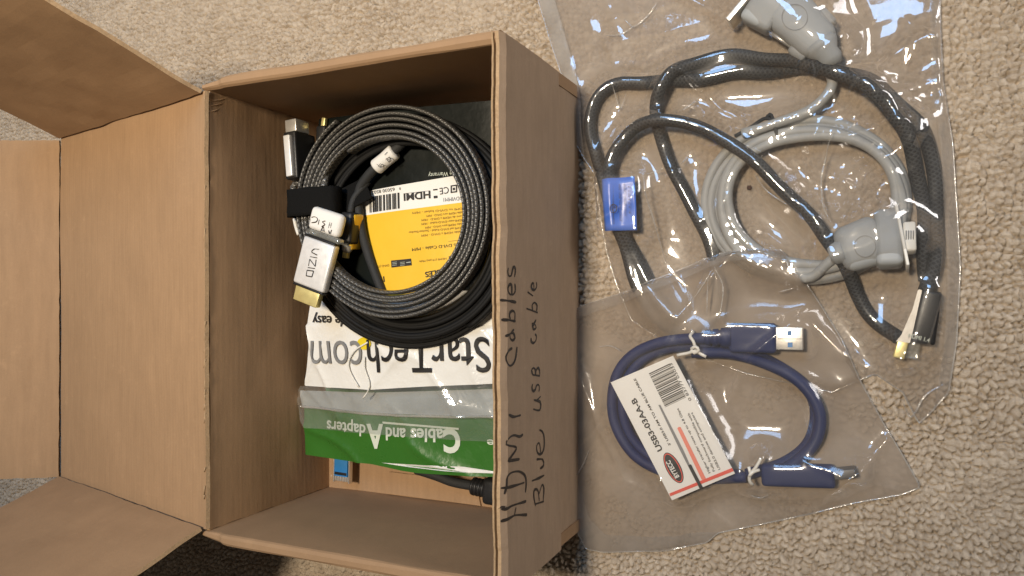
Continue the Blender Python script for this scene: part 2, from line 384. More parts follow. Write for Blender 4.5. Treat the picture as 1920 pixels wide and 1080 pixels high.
def sheet(outline, step, zf, wobble=0.0):
    """triangulated region inside an xy outline -> verts, faces, loop length"""
    ol = np.asarray(outline)[:, :2]
    if np.linalg.norm(ol[0] - ol[-1]) < 1e-6: ol = ol[:-1]
    lo, hi = ol.min(0), ol.max(0)
    gx, gy = np.meshgrid(np.arange(lo[0], hi[0], step), np.arange(lo[1], hi[1], step * .9))
    gx[::2] += step / 2
    p = np.stack([gx.ravel(), gy.ravel()], 1) + rng.normal(0, step * .12, (gx.size, 2))
    ins = np.zeros(len(p), bool); dmin = np.full(len(p), 9.0)
    j = len(ol) - 1
    for i in range(len(ol)):
        a, b = ol[i], ol[j]
        cond = ((a[1] > p[:, 1]) != (b[1] > p[:, 1]))
        with np.errstate(divide='ignore', invalid='ignore'):
            xs = (b[0] - a[0]) * (p[:, 1] - a[1]) / (b[1] - a[1]) + a[0]
        ins ^= cond & (p[:, 0] < xs)
        dmin = np.minimum(dmin, np.hypot(p[:, 0] - a[0], p[:, 1] - a[1])); j = i
    p = p[ins & (dmin > step * .6)]
    allp = np.vstack([ol, p]); n = len(ol)
    r = delaunay_2d_cdt([Vector(q) for q in allp], [(i, (i + 1) % n) for i in range(n)], [], 1, 1e-7)
    v = np.array([tuple(q) for q in r[0]]); f = [tuple(t) for t in r[2]]
    z = zf(v[:, 0], v[:, 1])
    return np.column_stack([v, z]), f

def resample(pl, step, closed=True):
    pl = np.asarray(pl, float)
    if closed: pl = np.vstack([pl, pl[:1]])
    L = np.concatenate([[0], np.cumsum(np.linalg.norm(np.diff(pl, axis=0), axis=1))])
    n = int(L[-1] / step); s = np.linspace(0, L[-1], n, endpoint=False)
    return np.stack([np.interp(s, L, pl[:, k]) for k in range(pl.shape[1])], 1)
def px_outline(pts, z, step):
    w = np.array([P(x, y, z) for x, y in pts]); return resample(w, step)

# ------------------------------------------------------------------ carpet
def build_carpet():
    x0, x1, y0, y1, st = -.42, .47, -.15, .46, .00076
    xs = np.arange(x0, x1, st); ys = np.arange(y0, y1, st)
    X, Y = np.meshgrid(xs, ys); nx, ny = len(xs), len(ys)
    wx = X + .0014 * (vnoise(X, Y, 200, 1) - .5) + .003 * (vnoise(X, Y, 60, 2) - .5)
    wy = Y + .0014 * (vnoise(X, Y, 200, 3) - .5) + .003 * (vnoise(X, Y, 60, 4) - .5)
    cs = .0038
    gx, gy = np.floor(wx / cs).astype(int), np.floor(wy / cs).astype(int)
    N = 331; g = np.random.default_rng(5)
    jx, jy, an, el, hh, cc = [g.random((N, N)) for _ in range(6)]
    f1 = np.full(X.shape, 9.); f2 = np.full(X.shape, 9.); hid = np.zeros(X.shape); cid = np.zeros(X.shape)
    for dx in (-1, 0, 1):
        for dy in (-1, 0, 1):
            a, b = (gx + dx) % N, (gy + dy) % N
            px = (gx + dx + .1 + .8 * jx[a, b]) * cs - wx; py = (gy + dy + .1 + .8 * jy[a, b]) * cs - wy
            th = an[a, b] * np.pi; k = 1 + .75 * el[a, b]
            u = px * np.cos(th) + py * np.sin(th); w = -px * np.sin(th) + py * np.cos(th)
            d = np.sqrt((u / k) ** 2 + (w * (1 + .3 * el[a, b])) ** 2) / cs
            m1 = d < f1
            f2 = np.where(m1, f1, np.minimum(f2, d)); hid = np.where(m1, hh[a, b], hid); cid = np.where(m1, cc[a, b], cid); f1 = np.where(m1, d, f1)
    e = np.clip((f2 - f1) / .42, 0, 1)
    dome = np.sqrt(np.clip(1 - (1 - e) ** 2, 0, 1))
    dep = .0042 + .0036 * vnoise(X, Y, 24, 12)
    Z = CZ - .0006 - dep * (1 - dome) + .0016 * (hid - .5) * np.minimum(1, e * 2) + .0004 * (vnoise(X, Y, 420, 8) - .5) + .0025 * (vnoise(X, Y, 18, 9) - .5)
    # pile pressed flat under the box
    v = np.column_stack([X.ravel(), Y.ravel(), Z.ravel()])
    me = bpy.data.meshes.new('carpet')
    i = np.arange(nx * ny).reshape(ny, nx)
    q = np.stack([i[:-1, :-1], i[:-1, 1:], i[1:, 1:], i[1:, :-1]], -1).reshape(-1, 4)
    # outer ring, plain sheet reaching further out
    ring = np.array([[-1.5, -1.3], [1.5, -1.3], [1.5, 1.6], [-1.5, 1.6], [x0 + .002, y0 + .002], [xs[-1] - .002, y0 + .002], [xs[-1] - .002, ys[-1] - .002], [x0 + .002, ys[-1] - .002]])
    rv = np.column_stack([ring, np.full(8, CZ - .003)]); o = len(v)
    rq = np.array([[0, 1, 5, 4], [1, 2, 6, 5], [2, 3, 7, 6], [3, 0, 4, 7]]) + o
    v = np.vstack([v, rv]); q = np.vstack([q, rq])
    me.vertices.add(len(v)); me.vertices.foreach_set('co', v.ravel())
    me.loops.add(len(q) * 4); me.loops.foreach_set('vertex_index', q.ravel().astype(np.int32))
    me.polygons.add(len(q)); me.polygons.foreach_set('loop_start', np.arange(len(q), dtype=np.int32) * 4)
    me.polygons.foreach_set('use_smooth', np.ones(len(q), bool))
    me.update()
    at = me.attributes.new('tuft', 'FLOAT', 'POINT'); at.data.foreach_set('value', np.concatenate([cid.ravel(), np.full(8, .5)]))
    m = bpy.data.materials.new('beige loop pile'); m.use_nodes = True; n, l = nodes(m); b = n['Principled BSDF']
    b.inputs['Roughness'].default_value = .95; b.inputs['Specular IOR Level'].default_value = .12
    b.inputs['Sheen Weight'].default_value = .05
    a = n.new('ShaderNodeAttribute'); a.attribute_name = 'tuft'
    tc = n.new('ShaderNodeTexCoord'); nz = n.new('ShaderNodeTexNoise'); nz.inputs['Scale'].default_value = 1300; nz.inputs['Detail'].default_value = 4; l.new(tc.outputs['Object'], nz.inputs['Vector'])
    n2 = n.new('ShaderNodeTexNoise'); n2.inputs['Scale'].default_value = 14; n2.inputs['Detail'].default_value = 4; l.new(tc.outputs['Object'], n2.inputs['Vector'])
    s = n.new('ShaderNodeMath'); s.operation = 'MULTIPLY_ADD'; s.inputs[1].default_value = .5; l.new(nz.outputs['Fac'], s.inputs[0])
    s2 = n.new('ShaderNodeMath'); s2.operation = 'MULTIPLY'; s2.inputs[1].default_value = .35; l.new(a.outputs['Fac'], s2.inputs[0]); l.new(s2.outputs[0], s.inputs[2])
    s3 = n.new('ShaderNodeMath'); s3.operation = 'MULTIPLY_ADD'; s3.inputs[1].default_value = .3; l.new(n2.outputs['Fac'], s3.inputs[0]); l.new(s.outputs[0], s3.inputs[2])
    cr = n.new('ShaderNodeValToRGB'); e = cr.color_ramp.elements
    e[0].position = .25; e[0].color = (.44, .352, .262, 1); e[1].position = .85; e[1].color = (.63, .53, .415, 1)
    l.new(s3.outputs[0], cr.inputs[0]); l.new(cr.outputs[0], b.inputs['Base Color'])
    bp = n.new('ShaderNodeBump'); bp.inputs['Distance'].default_value = .0011; l.new(nz.outputs['Fac'], bp.inputs['Height']); l.new(bp.outputs[0], b.inputs['Normal'])
    me.materials.append(m)
    ob = bpy.data.objects.new('carpet', me); COL.objects.link(ob); ob['kind'] = 'structure'
    ob['label'] = 'beige loop pile carpet floor'
build_carpet()

# ------------------------------------------------------------------ cardboard box
def board(name, A, B, C, Dd, t, m, parent, nx=24, ny=24, warp=.0004, seed=0, rag=.0003, side=0):
    """corrugated board spanning the quad A,B,C,Dd (A->B along u, A->Dd along v); side -1/0/+1 puts thickness below/centred/above"""
    A, B, C, Dd = [np.asarray(p, float) for p in (A, B, C, Dd)]
    N = unit(np.cross(B - A, Dd - A)); u = np.linspace(0, 1, nx + 1); w = np.linspace(0, 1, ny + 1)
    U, Wv = np.meshgrid(u, w, indexing='ij'); U = U[..., None]; Wv = Wv[..., None]
    S = A * (1 - U) * (1 - Wv) + B * U * (1 - Wv) + C * U * Wv + Dd * (1 - U) * Wv
    k = np.random.default_rng(seed + 3)
    fx = vnoise(U[..., 0] + seed, Wv[..., 0] + seed * 1.7, 3.3, seed + 40) - .5 + .5 * (vnoise(U[..., 0], Wv[..., 0], 9, seed + 41) - .5)
    S = S + (fx * 2 * warp)[..., None] * N
    # slightly ragged cut edges
    e = (k.random((nx + 1, ny + 1)) - .5) * 2 * rag
    mask = np.zeros((nx + 1, ny + 1)); mask[0, :] = mask[-1, :] = mask[:, 0] = mask[:, -1] = 1
    S = S + (e * mask)[..., None] * unit(B - A) + (np.roll(e, 3) * mask)[..., None] * unit(Dd - A)
    off = {0: (t / 2, -t / 2), 1: (t, 0), -1: (0, -t)}[side]
    T, Bt = S + off[0] * N, S + off[1] * N
    n = (nx + 1) * (ny + 1); V = np.vstack([T.reshape(-1, 3), Bt.reshape(-1, 3)]); I = np.arange(n).reshape(nx + 1, ny + 1)
    F, mi = [], []
    for i in range(nx):
        for j in range(ny):
            F.append((I[i, j], I[i + 1, j], I[i + 1, j + 1], I[i, j + 1])); mi.append(0)
            F.append((n + I[i, j + 1], n + I[i + 1, j + 1], n + I[i + 1, j], n + I[i, j])); mi.append(0)
    for i in range(nx):
        F.append((I[i, 0], n + I[i, 0], n + I[i + 1, 0], I[i + 1, 0])); F.append((I[i + 1, ny], n + I[i + 1, ny], n + I[i, ny], I[i, ny])); mi += [1, 1]
    for j in range(ny):
        F.append((I[0, j + 1], n + I[0, j + 1], n + I[0, j], I[0, j])); F.append((I[nx, j], n + I[nx, j], n + I[nx, j + 1], I[nx, j + 1])); mi += [1, 1]
    F = [tuple(int(a) for a in q) for q in F]
    return mesh_obj(name, V, F, m, parent, False, [m, M['card_edge']], mi)

box = thing('cardboard_box', 'open brown cardboard mailer box full of cables, lid thrown back to the left', 'box')
TH = math.radians(13.87); LL = .2095
floor_b = board('bottom', (-.002, -.002, 0.0005), (W + .002, -.002, .0005), (W + .002, D + .002, .0005), (-.002, D + .002, .0005), .0035, M['card'], box, side=1, seed=1)
# seam flap lying on the bottom along the lower wall
board('bottom_tab', (.052, .001, .0044), (.125, .001, .0044), (.122, .016, .0044), (.054, .016, .0044), .0016, M['card'], box, 10, 4, .0001, 31, side=1)
board('back_wall', (0, D, 0), (0, 0, 0), (0, 0, H - .0032), (0, D, H - .0032), TB, M['card'], box, 40, 24, .0005, 2, side=1)
board('front_wall', (W, 0, 0), (W, D, 0), (W, D, H - .002), (W, 0, H - .002), .0028, M['card_out'], box, 40, 24, .0004, 3, side=1)
def side_wall(name, yin, sgn, seed):
    """double rolled-over side wall with a rounded rim"""
    prof = [(0, 0), (0, H - .002), (.0008, H - .0006), (.0022, H + .0004), (SW - .0022, H + .0002), (SW - .0008, H - .0008), (SW, H - .0028), (SW, 0)]
    nx = 60; V, F = [], []
    xa, xb = -TB, W + TB
    for i in range(nx + 1):
        x = xa + (xb - xa) * i / nx
        for a, z in prof:
            bow = .0022 * math.sin(math.pi * i / nx) * (z / H) * (1 if a > .003 else .8)
            nzv = .0008 * (float(vnoise(np.array(x + seed), np.array(z + a * 30), 28, seed)) - .5)
            narrow = 1.0
            if x < .016: narrow = .55 + .45 * max(0, (x + TB) / (.016 + TB))
            V.append((x, yin + sgn * (a * narrow + bow * 0 + nzv), z - .0012 * (x < .01) + nzv * .6))
    k = len(prof)
    for i in range(nx):
        for j in range(k - 1):
            q = (i * k + j, i * k + j + 1, (i + 1) * k + j + 1, (i + 1) * k + j)
            F.append(q if sgn > 0 else q[::-1])
    F.append(tuple(range(k)) if sgn < 0 else tuple(range(k - 1, -1, -1))); F.append(tuple(range(nx * k + k - 1, nx * k - 1, -1)) if sgn < 0 else tuple(range(nx * k, nx * k + k)))
    return mesh_obj(name, V, F, M['card_side'], box, False)
side_wall('side_wall', D, 1, 51); side_wall('side_wall', 0, -1, 52)

# lid, hinged on the back wall and drooping away to the left
lu = np.array([-math.cos(TH), 0, -math.sin(TH)]); ln_ = np.array([-math.sin(TH), 0, math.cos(TH)])
A0 = np.array([.0004, 0.001, H + .0004]); A1 = np.array([.0004, D - .001, H + .0004]); B0 = A0 + lu * LL; B1 = A1 + lu * LL
board('lid', B0, A0, A1, B1, .0026, M['card'], box, 40, 44, .0007, 4, side=-1)
def wing(name, p, q, sgn, ph, ln, seed):
    w = sgn * math.cos(math.radians(ph)) * np.array([0, 1., 0]) + math.sin(math.radians(ph)) * ln_
    o = w * .0012 + np.array([0, sgn * .0006, 0])
    p, q = p + o + lu * .0015, q + o - lu * .001
    return board(name, *( (p, q, q + w * ln - lu * .004, p + w * ln + lu * .004) if sgn > 0 else (q, p, p + w * ln + lu * .004, q + w * ln - lu * .004) ), .0025, M['card_side'], box, 30, 22, .0008, seed, side=(1 if sgn > 0 else 1) * -1)
wing('lid_side_flap', A1, B1, 1, 69.5, .135, 5); wing('lid_side_flap', A0, B0, -1, 68, .135, 6)
wt = math.cos(math.radians(46)) * lu + math.sin(math.radians(46)) * ln_
T0, T1 = B0 + wt * .0014 + lu * .0006, B1 + wt * .0014 + lu * .0006
board('tuck_flap', T0 + wt * .075, T0, T1 + np.array([0, -.002, 0]), T1 + wt * .075 + np.array([0, -.004, 0]), .0025, M['card'], box, 20, 40, .0007, 7, side=-1)

# front flap folded out over the rim and hanging down outside, with the handwriting
XF = W + .0062          # outer face of the hanging flap
FZ = .044
def front_flap():
    c = [(W + .0001, H - .0015), (W + .0002, H + .0010), (W + .0014, H + .0014), (W + .0018, H - .0016), (W + .0025, H - .0016), (W + .0029, H + .0018), (W + .0046, H + .0016), (XF, H - .003)]
    c += [(XF + .0006 * math.sin(k / 14 * math.pi), H - .003 - (H - .003 - FZ) * k / 14) for k in range(1, 15)]
    t = .0026; c = np.array(c); tg = np.gradient(c, axis=0); nn = np.stack([tg[:, 1], -tg[:, 0]], 1); nn /= np.linalg.norm(nn, axis=1)[:, None]
    inner = c + nn * t
    inner[:7] = c[:7] + np.array([0, -.002])
    ny = 160; V, F, mi = [], [], []; k = len(c)
    ya, yb = -SW + .001, D + SW - .002
    for i in range(ny + 1):
        y = ya + (yb - ya) * i / ny
        for arr in (c, inner):
            for (x, z) in arr:
                nzv = .0010 * (float(vnoise(np.array(y), np.array(z), 22, 61)) - .5)
                rim = (.0016 * (float(vnoise(np.array(y), np.array(.3), 70, 62)) - .5) + .0005 * (float(vnoise(np.array(y), np.array(.3), 330, 63)) - .5)) * (z > H - .004)
                V.append((x + nzv * (z < H - .004), y, z + rim))
    for i in range(ny):
        for j in range(k - 1):
            a = i * 2 * k + j; b = (i + 1) * 2 * k + j
            F.append((a, b, b + 1, a + 1)); mi.append(1 if j < 6 else 0)
            F.append((a + k + 1, b + k + 1, b + k, a + k)); mi.append(0)
        a = i * 2 * k + k - 1; b = (i + 1) * 2 * k + k - 1
        F.append((a, b, b + k, a + k)); mi.append(1)
    for i in (0, ny):
        for j in range(k - 1):
            a = i * 2 * k + j; q = (a, a + 1, a + k + 1, a + k); F.append(q if i == 0 else q[::-1]); mi.append(1)
    return mesh_obj('front_flap', V, F, M['card_out'], box, False, [M['card_out'], M['card_edge']], mi)
ff = front_flap()
def cA(x, y): return (920 + x / 4.157, 480 + y / 4.157)
def cB(x, y): return (920 + x / 3.857, 720 + y / 3.857)
SA = [[(188, 718), (160, 738), (143, 785), (150, 835), (173, 856), (198, 835), (214, 785), (222, 708)],
      [(140, 624), (168, 610), (200, 572)], [(170, 612), (172, 642), (190, 658), (206, 638), (196, 602), (172, 606)],
      [(120, 497), (165, 500), (211, 509)], [(205, 506), (206, 445), (190, 427), (170, 440), (166, 470), (176, 502)],
      [(114, 343), (165, 350), (216, 361)],
      [(184, 302), (182, 228), (165, 222), (154, 250), (160, 286), (182, 303), (202, 290), (210, 260), (205, 215)],
      [(158, 92), (152, 120), (160, 155), (178, 152), (186, 120), (194, 86), (206, 92), (209, 122), (203, 162)],
      [(327, 638), (328, 665), (345, 679), (364, 657), (368, 622), (357, 610)],
      [(342, 560), (335, 527), (354, 530), (366, 558), (350, 572), (340, 550), (366, 496)],
      [(292, 409), (378, 441)], [(366, 436), (374, 388), (352, 362), (335, 385), (340, 425)],
      [(300, 280), (342, 311)], [(348, 264), (347, 214), (334, 216), (328, 238), (335, 258), (350, 266), (366, 250), (371, 226), (366, 204)],
      [(340, 926), (393, 935)], [(340, 925), (331, 892), (345, 872), (360, 890), (362, 927)], [(362, 925), (366, 890), (380, 872), (391, 890), (393, 934)],
      [(340, 998), (333, 1025), (343, 1053), (359, 1042), (368, 1010), (384, 1004), (392, 1030), (385, 1057)]]
SB = [[(318, 183), (365, 188), (369, 132), (322, 115)], [(345, 116), (371, 90)],
      [(148, 222), (185, 238), (232, 226)],
      [(225, 545), (146, 556), (166, 530), (203, 462), (136, 440), (150, 395), (185, 372), (225, 381), (248, 365)],
      [(110, 757), (180, 741), (258, 714)], [(125, 800), (135, 740), (141, 672), (175, 641), (225, 635), (262, 665), (271, 720), (265, 786)],
      [(110, 998), (168, 965), (200, 950), (275, 947)], [(104, 888), (126, 908), (180, 880), (270, 849)], [(200, 895), (190, 948)],
      [(335, 885), (323, 805), (330, 765), (354, 773), (363, 848)], [(332, 870), (396, 850)], [(362, 795), (385, 730), (398, 760), (391, 848)],
      [(310, 702), (360, 682), (401, 661)], [(345, 545), (390, 548), (396, 590), (370, 613)],
      [(375, 508), (368, 442), (358, 426), (345, 447), (346, 482), (358, 506), (378, 506), (395, 480), (401, 430), (397, 375), (385, 345), (364, 332)]]
st = [[PX(*cA(*p), XF + .0014) for p in s] for s in SA] + [[PX(*cB(*p), XF + .0014) for p in s] for s in SB]
hw = ribbon('handwriting', st, (1, 0, 0), .0015, M['marker'], ff)
# shrink the strokes onto the flap's own surface
from mathutils.bvhtree import BVHTree
bv = BVHTree.FromPolygons([v.co for v in ff.data.vertices], [tuple(p.vertices) for p in ff.data.polygons])
for v in hw.data.vertices:
    h = bv.ray_cast(Vector((.5, v.co.y, v.co.z)), Vector((-1, 0, 0)))
    if h[0]: v.co.x = h[0].x + .00018

# torn paper fibres along the lid crease
tear = []
for k in range(26):
    y = .006 + (D - .012) * random.random(); tear.append([(-.0002 + random.uniform(-.0006, .0004), y, H + .0004), (.0002 + random.uniform(-.0006, .0004), y + random.uniform(.002, .007), H + .0005)])
tube_obj('crease_fibre', [np.array(t) for t in tear], .00035, M['card_edge'], box, 5)['kind'] = 'stuff'
for k, (xa, ya, xb, yb) in enumerate(((388, 189, 430, 183), (388, 198, 422, 192), (389, 209, 413, 203))):
    cr_ = catmull([PX(xa, ya, -.0001), PX((xa + xb) / 2, (ya + yb) / 2 + 2, .0001), PX(xb, yb, -.0003)], .002)
    tube_obj('crease', [cr_], .0005, M['card'], box, 6)
place_base(box)

# ------------------------------------------------------------------ inside the box: packaging
def zp(x, y):     # top of the printed pouch
    x, y = np.asarray(x, float), np.asarray(y, float)
    z = .037 + .010 * np.sin(np.clip(x / W, 0, 1) * np.pi) ** .7 - .006 * np.clip((.10 - y) / .06, 0, 1)
    return z + .0016 * (vnoise(x, y, 26, 71) - .5) + .0018 * ridged(x, y, .5, 40, 12, 72) * (y < .12) + .0014 * ridged(x, y, 2.3, 30, 10, 73) * (y < .12)
def film(name, outline_px, zg, zf, step, m, parent, smooth_px=False):
    ol = px_outline(outline_px, zg, step)
    v, f = sheet(ol, step, zf); o = mesh_obj(name, v, f, m, parent); return o, ol
pouch = thing('printed_pouch', 'white and black printed plastic pouch with yellow product label under the coiled cables', 'pouch')
white, _ = film('white_header', [(586, 545), (928, 545), (940, 600), (940, 718), (820, 722), (700, 729), (640, 727), (568, 724), (574, 695), (579, 668), (584, 640), (577, 606), (582, 575)], .040, lambda x, y: zp(x, y), .0015, M['white_film'], pouch)
film('black_body', [(600, 225), (940, 190), (945, 550), (586, 556)], .040, lambda x, y: zp(x, y) - .0008 + .0012 * ridged(x, y, 1.1, 30, 10, 75), .0025, M['black_film'], pouch)
# pouch underside so that it is a real bag
film('back_film', [(600, 225), (940, 190), (945, 718), (568, 724), (586, 556)], .040, lambda x, y: .012 + 0 * x, .004, M['white_film'], pouch)
zlab = lambda x, y: zp(x, y) + .0008
PL = lambda px, py: P(px, py, .0455)
lab, _ = film('white_label', [(676, 362), (858, 329), (925, 318), (925, 372), (872, 379), (689, 404), (665, 407)], .0455, lambda x, y: zlab(x, y), .0025, M['card_stock'], pouch)
yel, _ = film('yellow_label', [(672, 406), (689, 404), (872, 379), (893, 376), (890, 470), (860, 530), (800, 556), (735, 562), (722, 538), (704, 490), (684, 432)], .0455, lambda x, y: zlab(x, y), .0025, M['yellow'], pouch)
def t1(s, ps, pe, h, m=M['ink'], bold=0.0, nm='lettering', par=None):
    return text_px(nm, s, ps, pe, h, PL, m, par or yel, bold, zf=zlab, lift=.0004)
c1 = lambda x, y: (680 + x / 8.727, 300 + y / 8.727)
c2 = lambda x, y: (670 + x / 7.2, 390 + y / 7.2)
t1('HDMI', c1(1130, 510), c1(705, 560), 100 / 8.7, bold=.03, par=lab)
t1('CE', c1(1420, 440), c1(1275, 465), 95 / 8.7, par=lab)
t1('Lifetime Warranty', c1(1700, 175), c1(1100, 225), 60 / 8.7, M['pale_ink'], par=lab)
t1('HDDVIMM1', c1(1700, 590), c1(1340, 625), 55 / 8.7, M['grey_ink'], par=lab)
t1('65030 85027', c1(560, 460), c1(140, 520), 45 / 8.7, par=lab)
t1('0', c1(660, 455), c1(635, 458), 35 / 8.7, par=lab)
# recycling bin mark, hairline, barcode
q = []
for (xa, xb, ya, yb) in ((1455, 1560, 405, 425), (1455, 1560, 510, 530), (1455, 1475, 425, 510), (1540, 1560, 425, 510), (1490, 1525, 450, 490)):
    sk = lambda x, y: c1(x, y - (x - 1455) * .15 + 15); q.append([sk(xa, ya), sk(xb, ya), sk(xb, yb), sk(xa, yb)])
for (xa, xb, ya, yb) in ((1175, 1245, 490, 510), (705, 1130, 505, 510), (1185, 1245, 600, 640)):
    sk = lambda x, y: c1(x, y - (x - 1000) * .12 + 15); q.append([sk(xa, ya), sk(xb, ya), sk(xb, yb), sk(xa, yb)])
quads_px('mark', q, PL, M['ink'], lab, .0004, zf=zlab)
q = []; x = 140; r_ = random.Random(3)
while x < 625:
    w_ = r_.choice([8, 8, 14, 20, 30]); sk = lambda a, b: c1(a, b - (a - 140) * .14)
    q.append([sk(x, 610), sk(x + w_, 610), sk(x + w_ + 4, 868), sk(x + 4, 868)]); x += w_ + r_.choice([7, 9, 14, 22])
quads_px('barcode', q, PL, M['ink'], lab, .0004, zf=zlab)
for k, (s, xa, xb) in enumerate([('HDMI to DVI-D kabel - M/M', 1470, 770), ('Cable HDMI vers DVI-D - M/M', 1450, 955), ('Cavo da HDMI a DVI-D - M/M', 1445, 890), ('HDMI-naar-DVI-D-kabel - M/M', 1440, 890), ('Cabo HDMI para DVI-D - M/M', 1440, 940), ('HDMI auf DVI-D Kabel - Stecker/Stecker', 1435, 720), ('Cable HDMI a DVI-D - M/M', 1430, 890)]):
    y = 20 + 52 * k
    t1(s, c2(xa, y - 28), c2(xb, y + (1470 - xb) * .06 - 5), 26 / 7.2, M['brown_ink'])
t1('HDMI to DVI-D Cable - M/M', c2(1560, 455), c2(770, 545), 36 / 7.2, M['ink'])
quads_px('rule', [[c2(165, 583), c2(1425, 428), c2(1425, 434), c2(165, 590)]], PL, M['brown_ink'], yel, .0004, zf=zlab)
t1('HDMI (19 pin) Male', c2(1220, 670), c2(865, 712), 24 / 7.2, M['brown_ink'])
t1('DVI-D (19 pin)', c2(465, 760), c2(240, 785), 26 / 7.2, M['brown_ink'])
quads_px('socket_icon', [[c2(495, 712), c2(758, 685), c2(768, 775), c2(500, 806)]], PL, M['ink'], yel, .0004, zf=zlab)
quads_px('socket_icon', [[c2(700, 735), c2(758, 728), c2(758, 736), c2(700, 743)]] + [[c2(xx, yy), c2(xx + 60, yy - 6), c2(xx + 60, yy - 2), c2(xx, yy + 4)] for xx in (515, 620) for yy in (735, 755, 775)], PL, M['pale_ink'], yel, .0006, zf=zlab)
t1('CABLES', c2(1290, 805), c2(940, 868), 62 / 7.2, bold=.025)
t1('1m', c2(400, 925), c2(300, 945), 60 / 7.2, bold=.03)
quads_px('plug_icon', [[c2(1250, 660), c2(1330, 615), c2(1350, 625), c2(1270, 675)], [c2(1255, 660), c2(1272, 660), c2(1272, 715), c2(1255, 715)], [c2(1290, 670), c2(1380, 650), c2(1380, 668), c2(1290, 690)]], PL, M['ink'], yel, .0004, zf=zlab)
# header lettering, upside down in the photo
PH = lambda px, py: P(px, py, .042)
c4 = lambda x, y: (560 + x / 5.053, 560 + y / 5.053)
def t2(s, ps, pe, h, m, bold=0.0):
    return text_px('lettering', s, ps, pe, h, PH, m, white, bold, zf=zp, lift=.0012)
t2('StarTech', c4(1830, 360), c4(690, 385), 280 / 5.05, M['ink'], .004)
t2('com', c4(640, 395), c4(130, 395), 278 / 5.05, M['grey_ink'], -.004)
t2('made easy', c4(640, 165), c4(135, 160), 80 / 5.05, M['ink'], .01)
dot = [c4(665 + 68 * math.cos(a), 420 + 58 * math.sin(a)) for a in np.linspace(0, 2 * math.pi, 28)[:-1]]
quads_px('yellow_dot', [dot], PH, M['yellow_ink'], white, .0010, zf=zp)
# clear zip header hanging over the green bag
def zz(x, y): return np.maximum(zp(x, y) - .002 + .0022 * (vnoise(x, y, 40, 81)) + .0015 * ridged(x, y, 1.3, 50, 14, 82), .0355)
zh, _ = film('zip_header', [(568, 723), (640, 726), (700, 728), (820, 721), (940, 717), (940, 828), (800, 818), (700, 810), (640, 806), (570, 803), (561, 790), (559, 768), (555, 750), (560, 735)], .0385, lambda x, y: zz(x, y) + .0022, .0018, M['film_zip'], pouch)
zl = catmull([P(x, y, .040) for x, y in ((558, 762), (620, 766), (700, 773), (800, 777), (940, 779))], .003); zl[:, 2] = zz(zl[:, 0], zl[:, 1]) + .003
tube_obj('zip_ridge', [zl], .0009, M['film_seam'], zh, 8)
# glints on the clear film, put in as white crease tubes
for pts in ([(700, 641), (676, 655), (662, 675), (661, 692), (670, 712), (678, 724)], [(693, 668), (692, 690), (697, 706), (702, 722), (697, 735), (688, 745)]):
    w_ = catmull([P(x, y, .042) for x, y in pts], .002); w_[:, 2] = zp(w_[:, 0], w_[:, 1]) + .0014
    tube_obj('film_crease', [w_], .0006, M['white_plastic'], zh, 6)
# grey inner pouch showing through the clear strip
place_base(pouch)

def zg(x, y): return .0325 + .006 * np.sin(np.clip(x / W, 0, 1) * np.pi) + .0016 * (vnoise(x, y, 30, 91) - .5) + .0024 * ridged(x, y, 1.2, 34, 10, 92) * np.clip((.065 - y) / .02, 0, 1)
gb = thing('green_bag', 'green printed cable bag with white lettering at the bottom of the box', 'bag')
gf, gol = film('green_band', [(568, 765), (700, 772), (940, 780), (940, 893), (850, 888), (790, 884), (760, 880), (700, 868), (640, 862), (571, 853)], .0345, zg, .002, M['green'], gb)
film('grey_band', [(560, 732), (700, 735), (940, 728), (940, 781), (700, 772), (568, 765)], .0345, lambda x, y: zg(x, y) + .0006 * ridged(x, y, .4, 60, 20, 95) + .0015 * ridged(x, y, 1.0, 40, 14, 96, 2), .002, M['grey_film'], gb)
film('back_film', [(568, 735), (940, 728), (940, 895), (760, 882), (571, 853)], .0345, lambda x, y: .010 + 0 * x, .005, M['green'], gb)
PG = lambda px, py: P(px, py, .0375)
c5 = lambda x, y: (540 + x / 3.375, 640 + y / 3.375)
def t3(s, ps, pe, h, bold=.02): return text_px('lettering', s, ps, pe, h, PG, M['pale_ink'], gf, bold, zf=zg, lift=.0005)
t3('C', c5(1090, 560), c5(985, 560), 120 / 3.375, .05); t3('ables and', c5(985, 555), c5(622, 545), 68 / 3.375, .025); t3('A', c5(605, 530), c5(495, 530), 118 / 3.375, .04); t3('dapters', c5(490, 530), c5(230, 505), 60 / 3.375, .02)
t3('age', c5(1400, 625), c5(1258, 622), 44 / 3.375, .01)
quads_px('underline', [[c5(605, 505), c5(1090, 545), c5(1090, 557), c5(610, 518)]], PG, M['pale_ink'], gf, .0016, zf=zg)
# white opened mouth along the lower edge
wm = [c5(600, 765), c5(720, 770), c5(900, 778), c5(1120, 790), c5(1330, 826), c5(1330, 836), c5(1150, 826), c5(1000, 815), c5(800, 792), c5(700, 780)]
quads_px('white_edge', [wm], PG, M['white_film'], gf, .0010, zf=zg)
place_base(gb)

